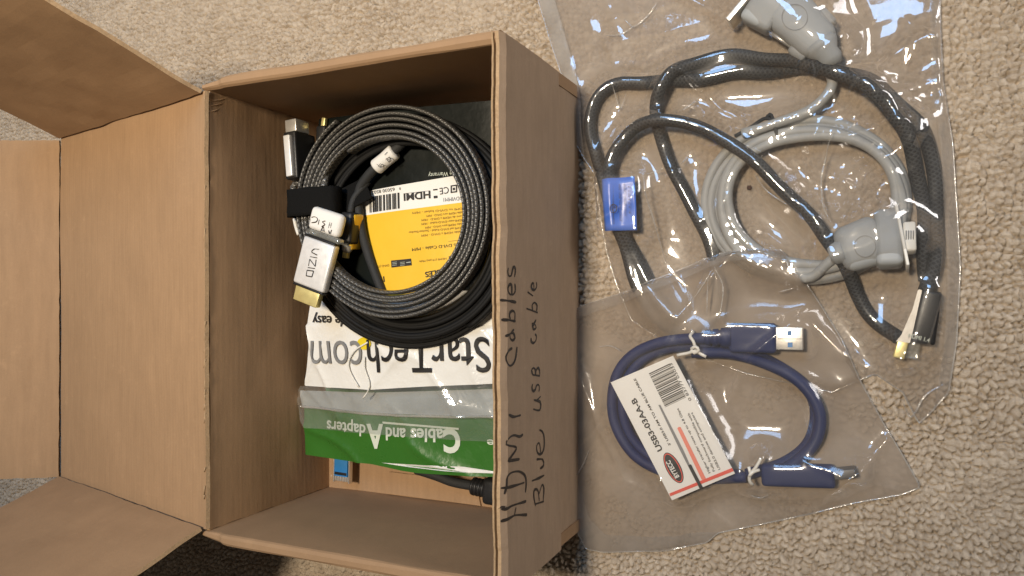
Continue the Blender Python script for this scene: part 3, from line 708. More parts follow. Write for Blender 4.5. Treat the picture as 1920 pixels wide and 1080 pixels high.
# ------------------------------------------------------------------ inside the box: black coil under the braided one
def spiral(c0, r0, c1_, r1, turns, z, n=120, ph=0.0, wob=0.0, seed=0, zl=0.0):
    k = np.arange(int(turns * n) + 1); t = k / (turns * n); a = ph + t * turns * 2 * np.pi
    cx = c0[0] + (c1_[0] - c0[0]) * t; cy = c0[1] + (c1_[1] - c0[1]) * t; rx = r0[0] + (r1[0] - r0[0]) * t; ry = r0[1] + (r1[1] - r0[1]) * t
    g = np.random.default_rng(seed); w = sum(g.normal(0, wob) * np.sin(m_ * a / turns + g.random() * 6) for m_ in (1, 3, 5, 8)) if wob else 0
    return np.array([P(x, y, z + zz_) for x, y, zz_ in zip(cx + (rx + w) * np.cos(a), cy + (ry + w) * np.sin(a), np.broadcast_to(np.asarray(zl * t), a.shape))])
bc = thing('black_cable_coil', 'thin black cable wound in a wide coil under the braided cable', 'cable')
pp = []
for lay, (zc, ri, ro, nt) in enumerate(((.0495, 168, 208, 6), (.0527, 160, 198, 6), (.0558, 150, 186, 5))):
    pp.append(spiral((768, 432), (ri, ri * 1.06), (772, 436), (ro, ro * 1.06), nt, zc, 110, lay, 1.3, lay + 4))
tube_obj('cable', pp, .00165, M['rubber2'], bc, 9)
place_base(bc)
# ------------------------------------------------------------------ braided flat cable coil with its plugs
fc = thing('braided_cable_coil', 'coiled flat dark grey braided video cable lying on top inside the box', 'cable')
ZC = .0640
def flatprof(a):
    s, c = math.sin(a), math.cos(a)
    h = .0042 * math.copysign(abs(s) ** .7, s); w = .00128 * math.copysign(abs(c) ** .75, c) * (1 - .10 * math.cos(h * 2 * math.pi / .0018))
    return (w, h)
sp = spiral((738, 401), (134, 141), (743, 394), (179, 203), 6, ZC, 150, -2.2, .5, 3)
tube_obj('cable', [sp], .0016, M['braid'], fc, 28, flatprof)
# hook and loop strap round the left of the coil
def strap(pa, pb, z, wpx):
    a, b = P(*pa, z), P(*pb, z); ax = unit(b - a); L_ = np.linalg.norm(b - a) / 2; c = (a + b) / 2
    yv = np.cross((0, 0, 1), ax); hw_ = wpx / 2
    loop = []
    for t in np.linspace(0, 2 * np.pi, 48, endpoint=False):
        sx = math.copysign(abs(math.cos(t)) ** .35, math.cos(t)); sz = math.copysign(abs(math.sin(t)) ** .6, math.sin(t)); loop.append(c + ax * L_ * sx + np.array([0, 0, .0062 * sz]))
    V, F = [], []; n = len(loop); cols = 7
    for k in range(cols):
        o = (k / (cols - 1) * 2 - 1) * hw_
        for p in loop: V.append(p + yv * (o + .0003 * random.uniform(-1, 1)) + np.array([0, 0, .0003 * random.uniform(-1, 1)]))
    for k in range(cols - 1):
        for j in range(n): F.append((k * n + j, k * n + (j + 1) % n, (k + 1) * n + (j + 1) % n, (k + 1) * n + j))
    o = mesh_obj('strap', V, F, M['velcro'], fc); so = o.modifiers.new('thick', 'SOLIDIFY'); so.thickness = .0012; so.offset = 0
    return o
strap((546, 383), (634, 376), .0655, .0175)
box_between('strap_tail', P(628, 384, .058), P(690, 352, .052), .015, .0012, M['velcro'], fc, .0004)
# main plug: silver body lying along the coil, gold tip down
Zp = .0715
dz_ = np.array([0, 0, .0031]); a, b = P(598, 451, Zp + .0031) - dz_, P(576, 539, Zp + .0031) - dz_
wd = np.linalg.norm(P(556, 500, Zp) - P(622, 508, Zp)) * .90
plug = box_between('plug', a, b, wd, .0062, M['alu'], fc, .0016)
Xa, Ya, Za = axis_frame(a, b)
box_between('collar', b - Ya * .0001, b + Ya * .0014, wd * .97, .0058, M['black'], plug, .0008)
box_between('collar', a - Ya * .0014, a + Ya * .0001, wd * .97, .0058, M['black'], plug, .0008)
tip = box_between('tip', b + Ya * .0010, b + Ya * .0105, wd * .78, .0045, M['gold'], plug, .0006, taper=(.97, 1))
box_between('tip_slot', b + Ya * .0098, b + Ya * .0107, wd * .62, .0030, M['black'], tip, .0002)
zt = Zp + .0031
PT = lambda px, py: P(px, py, zt)
c3 = lambda x, y: (540 + x / 6, 400 + y / 6)
vz = [[(352, 405), (300, 400), (270, 420), (270, 440), (330, 470)], [(330, 502), (250, 487)], [(318, 520), (308, 598), (245, 515), (232, 592)], [(305, 622), (225, 610)],
      [(215, 640), (290, 650), (270, 715), (205, 702), (215, 640)]]
V_, F_ = [], []
lt = []
for s in vz:
    for k in range(len(s) - 1): lt.append([PT(*c3(*s[k])), PT(*c3(*s[k + 1]))])
ribbon('lettering', [np.array(s) + np.array([0, 0, .0002]) for s in lt], (0, 0, 1), .0011, M['ink'], plug)
# paper flag wrapped round the cable with tape
e0 = a - Ya * .0014; e1 = e0 - Ya * .0036; e2 = e1 - Ya * .0105
tape = box_between('tape', e0, e1, wd * 1.08, .0060, M['film_zip'], plug, .0015, shift=(.0012, 0))
flag = box_between('paper_flag', e1, e2 - Ya * .004, wd * 1.0, .0066, M['paper'], plug, .0030, shift=(.0003, 0))
box_between('tape', e0 + Ya * .004 + Xa * .0105, e1 + Xa * .0105 - Ya * .004, .007, .0012, M['film_zip'], plug, .0004, shift=(0, -.003))
zfl = Zp + .0034
dh = [[(250, 60), (235, 130)], [(262, 45), (300, 38), (330, 60), (315, 95), (262, 105)], [(350, 70), (338, 125)], [(420, 85), (385, 95), (412, 125), (375, 150)], [(470, 100), (452, 165)], [(490, 105), (475, 165)], [(455, 130), (488, 132)],
      [(362, 210), (395, 150), (405, 215)], [(372, 190), (408, 190)], [(455, 190), (468, 230), (490, 185)]]
ribbon('handwriting', [[P(*c3(*p), zfl + .0003) for p in s] for s in dh], (0, 0, 1), .0006, M['marker'], flag)
# neck from flag into the coil
tube_obj('cable_neck', [catmull([e2, P(604, 385, .069), P(606, 360, .066), P(612, 320, .064)], .002)], .0024, M['braid'], fc, 12)
# far plug standing on its edge by the back wall
a2, b2 = P(556, 338, .062), P(551, 250, .062)
w2 = .0100
pl2 = box_between('plug', a2, b2, w2, .020, M['black'], fc, .0012, shift=(.001, -.004))
X2, Y2, Z2 = axis_frame(a2, b2)
box_between('side_plate', P(546, 331, .0690), P(540, 254, .0690), .0050, .004, M['alu'], pl2, .0006)
t2_ = box_between('tip', b2 + Y2 * .0002, b2 + Y2 * .0085, w2 * .9, .013, M['steel'], pl2, .0006, shift=(.0005, -.003))
tube_obj('cable_neck', [catmull([a2 + np.array([.0, .001, -.004]), P(550, 352, .058), P(556, 380, .058)], .002)], .0022, M['braid'], fc, 12)
tube_obj('cable_neck', [catmull([P(552, 410, .060), P(555, 425, .060), P(560, 440, .061)], .002)], .0012, M['white_plastic'], fc, 8)
place_base(fc)

# black display plug with yellow light on its flank put in as a coloured strip, beside the strap
bp_ = thing('black_display_plug', 'black plug with yellow light painted on its flank and gold tip inside the coil opening', 'plug')
a3, b3 = P(657, 398, .058), P(653, 458, .058)
body3 = box_between('body', a3, b3, .0100, .010, M['black'], bp_, .0022)
box_between('flank', P(671, 402, .056), P(665, 468, .054), .0026, .010, M['yellow'], bp_, .0012)
lathe_between('collar', b3, P(650, 472, .057), [(0, .0036), (.3, .0038), (.8, .0032), (1, .0024)], M['steel'], bp_)
box_between('tip', P(650, 470, .0565), P(648, 484, .0565), .0038, .003, M['gold'], bp_, .0004)
tube_obj('cable', [catmull([P(657, 400, .056), P(664, 372, .054), P(690, 340, .052)], .002)], .0022, M['rubber'], bp_, 10)
place_base(bp_)
# loose black cable with a paper tag, seen through the coil
tc_ = thing('tagged_black_cable', 'black cable with small white handwritten paper tag, seen through the coil opening', 'cable')
tube_obj('cable', [catmull([P(790, 235, .052), P(752, 270, .054), P(722, 299, .055), P(690, 330, .054), P(672, 365, .052), P(676, 420, .051), P(692, 480, .050), P(722, 560, .049)], .002)], .0030, M['rubber'], tc_, 12)
tg0, tg1 = P(705, 314, .0552), P(740, 284, .0548)
tgo = lathe_between('paper_tag', tg0, tg1, [(0, .0046), (.05, .0050), (.5, .0047), (.95, .0050), (1, .0046)], M['paper'], tc_, 24)
c3b = lambda x, y: (480 + x / 4, 160 + y / 4)
ribbon('handwriting', [[P(*c3b(*p), .0604) for p in s] for s in ([(905, 590), (940, 620)], [(915, 612), (935, 585)], [(955, 600), (945, 612), (935, 605), (945, 592), (958, 598)], [(965, 520), (985, 500)], [(970, 560), (1000, 540), (1010, 560), (990, 575)], [(975, 545), (1000, 580)], [(1000, 575), (1020, 560)])], (0, 0, 1), .00055, M['marker'], tgo)
place_base(tc_)
# copper coloured plug tip poking out behind the coil
ct = thing('copper_plug', 'small copper coloured plug tip poking out behind the braided coil', 'plug')
box_between('tip', P(607, 238, .045), P(609, 221, .045), .0030, .003, M['gold'], ct, .0005)
box_between('body', P(606, 268, .045), P(607, 237, .045), .0075, .007, M['black'], ct, .0012)
place_base(ct)

# blue usb plug on the bottom of the box
ub = thing('blue_usb_plug', 'blue data plug with metal shell poking out under the green bag', 'plug')
za = .017
a4, b4 = P(641, 850, za), P(640, 905, za)
X4, Y4, Z4 = axis_frame(a4, b4)
wu = np.linalg.norm(P(627, 885, za) - P(655, 885, za))
box_between('tongue', a4, b4 - Y4 * .0045, wu * .86, .0022, M['blue_tongue'], ub, .0003)
box_between('shell', a4, b4, wu, .0008, M['steel'], ub, .0003, shift=(0, -.0032))
box_between('shell_side', a4, b4, .0007, .0040, M['steel'], ub, .0002, shift=(wu / 2, -.0015)); box_between('shell_side', a4, b4, .0007, .0040, M['steel'], ub, .0002, shift=(-wu / 2, -.0015))
for k in range(5):
    o_ = X4 * (k - 2) * wu * .17; box_between('contact', b4 - Y4 * .0048 + o_, b4 - Y4 * .0012 + o_, .0009, .0006, M['steel'], ub, .0001, shift=(0, .0006))
box_between('collar', b4 - Y4 * .0075, b4 - Y4 * .0055, wu * .8, .0006, M['black'], ub, .0001, shift=(0, .0009))
place_base(ub)
# black plug in the lower right corner of the box
bk = thing('black_power_plug', 'black cable and ribbed plug in the lower right corner of the box', 'cable')
tube_obj('cable', [catmull([P(780, 880, .022), P(820, 893, .021), P(850, 904, .020), P(892, 912, .020)], .002)], .0031, M['rubber'], bk, 12)
rp = [(0, .0042)]
for k in range(4): rp += [(.05 + k * .24, .0056), (.19 + k * .24, .0058), (.2 + k * .24, .0046), (.27 + k * .24, .0046)]
lathe_between('strain_relief', P(886, 911, .020), P(914, 917, .020), [(min(t, 1), r) for t, r in rp], M['black'], bk)
box_between('body', P(911, 917, .020), P(985, 928, .020), .0165, .014, M['black'], bk, .003)
place_base(bk)

# ------------------------------------------------------------------ bags on the carpet: film drape over real contents
GX0, GX1, GY0, GY1, GS = .17, .48, -.03, .36, .001
gxs = np.arange(GX0, GX1, GS); gys = np.arange(GY0, GY1, GS); GXX, GYY = np.meshgrid(gxs, gys, indexing='ij')
class Obst:
    def __init__(s, base): s.h = np.full(GXX.shape, base) if np.isscalar(base) else base.copy()
    def add(s, pts, r):
        for p in np.asarray(pts):
            i0 = int((p[0] - r - GX0) / GS); i1 = int((p[0] + r - GX0) / GS) + 2; j0 = int((p[1] - r - GY0) / GS); j1 = int((p[1] + r - GY0) / GS) + 2
            i0, j0 = max(i0, 0), max(j0, 0)
            if i1 <= i0 or j1 <= j0: continue
            xx, yy = GXX[i0:i1, j0:j1], GYY[i0:i1, j0:j1]; d2 = (xx - p[0]) ** 2 + (yy - p[1]) ** 2
            t = np.where(d2 < r * r, p[2] + np.sqrt(np.clip(r * r - d2, 0, None)), -1)
            s.h[i0:i1, j0:j1] = np.maximum(s.h[i0:i1, j0:j1], t)
    def addbox(s, c, r, top):
        s.h = np.where(np.hypot(GXX - c[0], GYY - c[1]) < r, np.maximum(s.h, top), s.h)
def drape(ob, base, inside, iters, gap=.0006, sag=.00002):
    f = np.maximum(ob, base)
    for _ in range(iters):
        a = (np.roll(f, 1, 0) + np.roll(f, -1, 0) + np.roll(f, 1, 1) + np.roll(f, -1, 1)) / 4 - sag
        f = np.where(inside, np.maximum(np.maximum(ob + gap, base), a), base)
    return f
def sampler(F):
    def s(x, y):
        u = np.clip((np.asarray(x, float) - GX0) / GS, 0, F.shape[0] - 1.001); v = np.clip((np.asarray(y, float) - GY0) / GS, 0, F.shape[1] - 1.001)
        i, j = u.astype(int), v.astype(int); a, b = u - i, v - j
        return F[i, j] * (1 - a) * (1 - b) + F[i + 1, j] * a * (1 - b) + F[i, j + 1] * (1 - a) * b + F[i + 1, j + 1] * a * b
    return s
def inpoly(ol):
    ins = np.zeros(GXX.shape, bool); j = len(ol) - 1
    for i in range(len(ol)):
        a, b = ol[i], ol[j]; cond = ((a[1] > GYY) != (b[1] > GYY))
        with np.errstate(divide='ignore', invalid='ignore'): xs = (b[0] - a[0]) * (GYY - a[1]) / (b[1] - a[1]) + a[0]
        ins ^= cond & (GXX < xs); j = i
    return ins
def blur(F, n):
    for _ in range(n): F = (F + np.roll(F, 1, 0) + np.roll(F, -1, 0) + np.roll(F, 1, 1) + np.roll(F, -1, 1)) / 5
    return F
BZ = CZ + .0006
# ---- contents of the upper bag
rb = .0036
def path(pts, zd): return catmull([P(x, y, z if z is not None else zd) for x, y, z in [(p + (None,))[:3] for p in pts]], .0022)
z1 = BZ + rb + .0006
bk1 = path([(1736, 548, .014), (1750, 500, .012), (1757, 430), (1754, 340), (1722, 235), (1640, 158), (1530, 128), (1400, 136), (1260, 152), (1165, 156), (1118, 188), (1107, 250), (1128, 330), (1158, 425), (1192, 530), (1235, 600), (1290, 622), (1335, 592), (1345, 530), (1322, 435), (1278, 352, .0085), (1245, 280, .0085), (1230, 215, .0085), (1240, 165, .0150), (1275, 126, .012), (1360, 106), (1460, 112, .0125), (1560, 132, .0165), (1650, 184, .0165), (1706, 270, .013), (1728, 370), (1733, 470), (1738, 530)], z1)
bk2 = path([(1684, 632, .011), (1640, 600), (1605, 545), (1560, 460, .0165), (1490, 375, .0165), (1405, 296, .0165), (1320, 243, .0145), (1240, 223, .0165), (1180, 248, .0125), (1146, 300, .0125), (1150, 370, .011), (1178, 450), (1222, 540), (1262, 592, .012)], z1)
cab = thing('black_video_cable', 'thick black video cable looped inside the upper clear bag', 'cable')
def kinks(p, amp, seed):
    t_ = np.linspace(0, len(p) * .0022, len(p)); g_ = np.random.default_rng(seed); q_ = p.copy()
    for k_ in range(2):
        for m_ in range(6): q_[:, k_] += amp * g_.normal() * np.sin(t_ * g_.uniform(60, 220) + g_.uniform(0, 6))
    return q_
bk1, bk2 = kinks(bk1, .00028, 1), kinks(bk2, .00028, 2)
tube_obj('cable', [bk1, bk2], rb, M['black_braid'], cab, 16)
# plug with silver flank and gold tip
hp0, hp1 = P(1747, 545, .012), P(1729, 643, .011)
XH, YH, ZH = axis_frame(hp0, hp1)
bodyh = box_between('plug', hp0, hp1, .0090, .011, M['black'], cab, .0014, taper=(1.22, 1))
V_ = []
fl = [(1729, 540), (1721, 544), (1711, 580), (1690, 628), (1680, 640), (1706, 643), (1718, 600), (1726, 562)]
V_ = [P(x, y, .0150) for x, y in fl] + [P(x, y, .0080) for x, y in fl]; k = len(fl)
mesh_obj('side_plate', V_, [tuple(range(k))[::-1], tuple(range(k, 2 * k))] + [(i, (i + 1) % k, k + (i + 1) % k, k + i) for i in range(k)], M['side_silver'], bodyh, False)
box_between('tip', P(1694, 636, .0115), P(1684, 671, .0115), .0052, .006, M['gold'], bodyh, .0005)
box_between('tip_cap', P(1706, 640, .0095), P(1702, 672, .0095), .0095, .005, M['film_zip'], bodyh, .0006)
PHD = lambda px, py: P(px, py, .0172)
text_px('lettering', 'HDMI 1.4', (1702, 632), (1742, 642), 9, PHD, M['pale_ink'], bodyh, .01)
# blue flag sticker round the cable
def flag_sheet():
    c = [(1128, 336), (1188, 330), (1193, 431), (1133, 433)]
    A, B, C, Dd = [P(x, y, .0165) for x, y in c]
    V, F = [], []; nu, nv = 14, 8
    for i in range(nu + 1):
        for j in range(nv + 1):
            u, v = i / nu, j / nv; p = A * (1 - u) * (1 - v) + B * u * (1 - v) + C * u * v + Dd * (1 - u) * v
            p[2] = .0145 + .0030 * math.exp(-((u - .22) / .2) ** 2) + .0006 * math.sin(v * 5 + u * 3); V.append(p)
    for i in range(nu):
        for j in range(nv): F.append((i * (nv + 1) + j, i * (nv + 1) + j + 1, (i + 1) * (nv + 1) + j + 1, (i + 1) * (nv + 1) + j))
    o = mesh_obj('blue_flag', V, F, M['blue_label'], cab); so = o.modifiers.new('t', 'SOLIDIFY'); so.thickness = .0005; so.offset = 0
    return o
bf = flag_sheet()
PB = lambda px, py: P(px, py, .0160)
zb_f = lambda x, y: .0182 + 0 * x
for s, xa, ya, yb, hpx in (('COPPER CONDUCTORS', 1153, 420, 350, 3), ('AWM 20276 80C 30V', 1166, 415, 345, 3.4), ('HIGH SPEED CABLE', 1175, 405, 345, 3.4), ('E321011', 1183, 400, 350, 3)):
    text_px('lettering', s, (xa, ya), (xa - 2, yb), hpx, PB, M['ink'], bf, 0, lift=.0012)
ring = [[P(1150 + 6.5 * math.cos(t), 391 + 8 * math.sin(t), .0183) for t in np.linspace(0, 2 * math.pi, 16)]]
ribbon('listing_mark', ring + [[P(1150, 397, .0183), P(1147, 391, .0183), P(1150, 386, .0183), P(1153, 391, .0183)]], (0, 0, 1), .0005, M['ink'], bf)
place_base(cab)
# grey coil
gc = thing('grey_serial_cable', 'light grey cable coil with moulded connectors inside the upper clear bag', 'cable')
rg = .0027; zg1 = BZ + rg + .0006
gp = [spiral((1522, 382), (172, 128), (1512, 376), (192, 152), 4, zg1, 100, 2.0, 2.5, 21, .0),
      spiral((1518, 384), (150, 120), (1520, 372), (176, 136), 2, zg1 + .0048, 100, .5, 3, 22)]
gp[0][:, 2] += .0010 * np.sin(np.linspace(0, 40, len(gp[0])))
lead1 = path([(1392, 250, .0125), (1440, 236, .014), (1520, 205, .013), (1560, 160, .012), (1545, 118, .012), (1530, 95, .012)], .012)
lead2 = path([(1480, 520, .012), (1520, 520, .013), (1545, 500, .014), (1562, 485, .0150)], .012)
tube_obj('cable', gp + [lead1, lead2], rg, M['grey_jacket'], gc, 12)
# lower connector: neck, hood, flange, pale insert
g0, g1 = P(1555, 478, .0165), P(1620, 455, .0165)
lathe_between('strain_relief', g0, P(1580, 470, .0165), [(0, .0042), (.3, .0060), (.6, .0062), (1, .0075)], M['grey_plastic'], gc)
hood = box_between('hood', P(1572, 474, .0160), P(1655, 445, .0160), .0235, .0145, M['grey_plastic'], gc, .0055, taper=(1.12, 1.0), seg=5)
box_between('shoulder', P(1640, 450, .0160), P(1692, 447, .0160), .0300, .0135, M['grey_plastic'], gc, .0030, roll=.25)
box_between('flange', P(1688, 447, .0165), P(1694, 446, .0165), .0330, .0145, M['white_plastic'], gc, .0005, roll=.25)
ins = box_between('insert', P(1693, 447, .0175), P(1717, 446, .0175), .0155, .0080, M['white_plastic'], gc, .0012, roll=.25)
for k in range(4):
    box_between('pin_slot', P(1699 + 4.5 * k, 432, .0222), P(1699 + 4.5 * k, 459, .0214), .0005, .0004, M['grey_ink'], ins, .0001)
# upper connector
u0, u1 = P(1560, 112, .017), P(1438, 12, .017)
lathe_between('strain_relief', P(1566, 122, .015), P(1535, 82, .016), [(0, .0038), (.25, .0062), (.5, .0062), (.75, .0085), (1, .0100)], M['grey_plastic'], gc)
hood2 = box_between('hood', P(1546, 92, .0165), P(1462, 5, .0165), .0200, .0150, M['grey_plastic'], gc, .0060, taper=(1.28, 1.0), seg=5)
box_between('shoulder', P(1474, 18, .0165), P(1418, -10, .0165), .031, .0145, M['grey_plastic'], gc, .003)
box_between('flange', P(1420, -8, .0165), P(1412, -14, .0165), .040, .0155, M['steel'], gc, .0005)
for (pa, pb, pc) in (((1512, 108), (1484, 88), (1440, 58)), ((1560, 48), (1532, 18), (1500, -8))):
    lathe_between('thumb_screw', P(*pa, .016), P(*pb, .016), [(0, .0026), (.1, .0036), (.8, .0036), (1, .0028)], M['grey_plastic'], gc)
    lathe_between('screw_shaft', P(*pb, .016), P(*pc, .016), [(0, .0011), (1, .0011)], M['steel'], gc, 10)
for (cx, cy, rx, par, zz_) in ((1622, 462, 20, hood, .0238), (1490, 32, 24, hood2, .0246)):
    ribbon('moulded_ring', [[P(cx + rx * math.cos(t), cy + rx * math.sin(t), zz_) for t in np.linspace(0, 2 * math.pi, 24)]], (0, 0, 1), .0004, M['grey_ink'], par)
# black twist tie
tie = catmull([P(1378, 255, .0105), P(1405, 240, .0125), P(1434, 222, .0145), P(1448, 228, .0145), P(1456, 250, .0140), P(1458, 268, .0100)], .0015)
tube_obj('twist_tie', [tie, catmull([P(1436, 224, .0142), P(1444, 214, .0140), P(1452, 232, .0148)], .0012)], .0010, M['rubber'], gc, 8)
place_base(gc)
cmb = lathe_between('carpet_crumb', P(1400, 352, CZ + .001), P(1410, 352, CZ + .001), [(0, .0002), (.2, .0014), (.5, .0011), (.7, .0016), (1, .0003)], M['crumb'])
tag(cmb, 'small dark brown crumb beneath the upper clear bag', 'crumb')

# ---- upper bag
OL1 = [(985, -110), (1010, 0), (1034, 80), (1056, 145), (1066, 200), (1076, 262), (1098, 300), (1118, 330), (1126, 400), (1138, 470), (1158, 535), (1185, 600), (1260, 650), (1400, 700), (1560, 735), (1640, 700), (1692, 735), (1710, 770), (1722, 793), (1745, 772), (1778, 735), (1793, 640), (1800, 500), (1793, 380), (1786, 270), (1768, 160), (1763, 60), (1762, -30), (1760, -110)]
ol1 = px_outline(OL1, BZ, .0025)
ob1 = Obst(BZ)
ob1.add(bk1, rb); ob1.add(bk2, rb)
for g_ in gp + [lead1, lead2]: ob1.add(g_[::2], rg)
def boxpts(pa, pb, z, r, n=14): return [P(pa[0] + (pb[0] - pa[0]) * t, pa[1] + (pb[1] - pa[1]) * t, z) for t in np.linspace(0, 1, n)]
ob1.add(boxpts((1560, 478), (1655, 447), .0125, 0), .0120); ob1.add(boxpts((1645, 420), (1690, 475), .0125, 0), .0110); ob1.add(boxpts((1650, 450), (1700, 448), .012, 0), .013); ob1.add(boxpts((1700, 436), (1712, 458), .0150, 0), .0065)
ob1.add(boxpts((1546, 92), (1420, -20), .0120, 0), .0145); ob1.add(boxpts((1470, 50), (1400, -20), .0120, 0), .0125); ob1.add(boxpts((1520, 10), (1430, -60), .0120, 0), .0125)
ob1.add(boxpts((1512, 108), (1440, 58), .0150, 0), .0045); ob1.add(boxpts((1560, 48), (1500, -8), .0150, 0), .0045)
ob1.add(boxpts((1742, 545), (1716, 640), .0115, 0), .0078); ob1.add(boxpts((1727, 545), (1686, 640), .0100, 0), .0068); ob1.add(boxpts((1690, 640), (1690, 672), .0105, 0), .0060)
for x in range(1130, 1192, 6): ob1.add(boxpts((x, 336), (x + 4, 430), .0145, 0), .0050)
ob1.addbox(P(1405, 352, 0), .004, .008)
in1 = inpoly(ol1)
F1 = drape(ob1.h, BZ, in1, 170)
F1 = np.where(in1, np.maximum(blur(F1, 2), ob1.h + .0003), BZ)
edge1 = blur(in1.astype(float), 10)
def gauss(px, py, r):
    c = P(px, py, .01); return np.exp(-(((GXX - c[0]) / r) ** 2 + ((GYY - c[1]) / r) ** 2))
crk = np.clip(sum(gauss(x, y, .017) for x, y in ((1745, 105), (1710, 150), (1670, 190), (1725, 200), (1625, 225), (1585, 270), (1570, 310), (1600, 350), (1620, 410), (1640, 280))), 0, 1)
crk2 = np.exp(-(((GXX - P(1540, 380, 0)[0]) / .035) ** 2 + ((GYY - P(1540, 380, 0)[1]) / .035) ** 2)) + np.exp(-(((GXX - P(1600, 510, 0)[0]) / .02) ** 2 + ((GYY - P(1600, 510, 0)[1]) / .02) ** 2)) + np.exp(-(((GXX - P(1100, 100, 0)[0]) / .03) ** 2 + ((GYY - P(1100, 100, 0)[1]) / .04) ** 2))
patch = lambda sc, sd: np.clip((vnoise(GXX, GYY, sc, sd) - .42) * 3.2, 0, 1)
wr = .0030 * ridged(GXX, GYY, .9, 26, 5, 101, 9) * patch(22, 121) + .0028 * ridged(GXX, GYY, 2.2, 28, 4, 102, 9) * patch(20, 122) + .0010 * ridged(GXX, GYY, 1.6, 44, 7, 103, 7) * patch(26, 123)
wr += crk * (.0050 * ridged(GXX, GYY, .3, 30, 70, 104, 1) + .0030 * ridged(GXX, GYY, 1.2, 60, 95, 105, 1) + .0014 * ridged(GXX, GYY, 2.4, 110, 130, 108, 1)) + np.clip(crk2, 0, 1) * .25 * (.0018 * ridged(GXX, GYY, .5, 75, 40, 106, 2) + .0014 * ridged(GXX, GYY, 2.0, 90, 50, 107, 2))
F1 = F1 + wr * np.clip(edge1 * 2 - .7, 0, 1)
bag1 = thing('clear_zip_bag', 'large crinkled clear plastic bag holding black and grey cables, upper right', 'plastic bag')
s1 = sampler(F1)
v, f = sheet(ol1, .00125, lambda x, y: s1(x, y) + .0002); mesh_obj('top_film', v, f, M['film'], bag1)
v, f = sheet(ol1, .003, lambda x, y: BZ - .0002 + .0006 * (vnoise(x, y, 120, 7) - .5)); mesh_obj('bottom_film', v, f, M['film_under'], bag1)
sm = np.vstack([ol1, ol1[:1]]); sm[:, 2] = BZ + .0007 + .0012 * vnoise(sm[:, 0], sm[:, 1], 50, 6)
tube_obj('seam', [sm], .0004, M['film_seam'], bag1, 6)
for pts in ([(1208, 318), (1213, 345), (1217, 375), (1226, 412), (1234, 450), (1244, 490), (1250, 510)], [(1245, 316), (1215, 328)], [(1165, 30), (1185, 45), (1215, 20), (1228, 0)], [(1130, 62), (1160, 60), (1185, 44)], [(1150, 160), (1158, 200), (1172, 175)], [(1280, 210), (1305, 185)], [(1275, 310), (1297, 282)], [(1562, 250), (1548, 300), (1540, 340), (1545, 390), (1560, 420)], [(1418, 330), (1440, 360), (1480, 388)], [(1695, 760), (1710, 785), (1735, 745), (1775, 720)]):
    w_ = catmull([P(x, y, .010) for x, y in pts], .0015); w_[:, 2] = s1(w_[:, 0], w_[:, 1]) + .0003
    rr = .00055 * np.sin(np.linspace(.15, math.pi - .15, len(w_))) * (.6 + .7 * np.random.default_rng(len(pts)).random(len(w_)))
    tube_obj('film_crease', [w_], rr, M['film_seam'], bag1, 6)
v, f = sheet(px_outline([(1010, 0), (1034, 80), (1056, 145), (1066, 200), (1076, 262), (1098, 300), (1094, 250), (1090, 190), (1078, 130), (1060, 70), (1040, 0), (1035, -60), (995, -60)], .006, .002), .0016, lambda x, y: s1(x, y) + .0010); mesh_obj('weld_strip', v, f, M['film_seam'], bag1)
v, f = sheet(px_outline([(1762, -60), (1763, 60), (1768, 160), (1786, 270), (1793, 380), (1800, 500), (1793, 640), (1778, 735), (1750, 770), (1760, 720), (1770, 640), (1775, 500), (1768, 380), (1762, 280), (1745, 165), (1742, -60)], .006, .002), .0016, lambda x, y: s1(x, y) + .0010); mesh_obj('weld_strip', v, f, M['film_weld'], bag1)
place_base(bag1)

# ---- lower bag with the blue cable
OL2 = [(1043, 612), (1052, 592), (1100, 570), (1180, 545), (1260, 512), (1350, 476), (1420, 466), (1468, 470), (1500, 510), (1545, 582), (1580, 640), (1612, 712), (1655, 792), (1690, 850), (1726, 914), (1690, 928), (1600, 944), (1500, 968), (1420, 985), (1345, 1000), (1325, 1018), (1240, 1033), (1130, 1036), (1098, 1030), (1078, 988), (1058, 920), (1047, 882), (1052, 840), (1053, 760), (1048, 680)]
ol2 = px_outline(OL2, BZ + .002, .0025)
in2 = inpoly(ol2)
B2 = np.where(in1, F1, BZ) + .0009
B2 = np.where(in2, np.maximum(blur(B2, 6), B2), BZ + .0006)
sb2 = sampler(B2)
usb = thing('blue_usb_cable', 'dark blue coiled data cable with two plugs in the lower clear bag', 'cable')
ru = .0032
def path2(pts, lift=0.0):
    w_ = catmull([P(x, y, .009) for x, y in pts], .0022)
    z = sb2(w_[:, 0], w_[:, 1]) + ru + lift
    for _ in range(12): z = np.convolve(np.pad(z, 3, 'edge'), np.ones(7) / 7, 'valid')
    w_[:, 2] = np.maximum(z, CZ + ru + .002); return w_
u1_ = path2([(1345, 634), (1300, 634), (1240, 642), (1190, 664), (1160, 700), (1150, 750), (1158, 800), (1190, 850), (1240, 880), (1310, 895), (1400, 893)], .0035)
u2_ = path2([(1400, 890), (1470, 868), (1515, 832), (1530, 780), (1518, 735), (1480, 700), (1420, 668), (1350, 652), (1290, 648), (1235, 658), (1195, 682), (1170, 725), (1168, 780), (1190, 830), (1240, 868), (1310, 886), (1390, 892)], .0)
u3_ = path2([(1300, 660), (1370, 662), (1440, 682), (1500, 715), (1535, 765), (1534, 815), (1510, 850), (1470, 880)], .004)
tube_obj('cable', [u1_, u2_, u3_], ru, M['blue'], usb, 14)
zu = float(sb2(*P(1420, 633, .012)[:2])) + .0085; zu = max(zu, .0145)
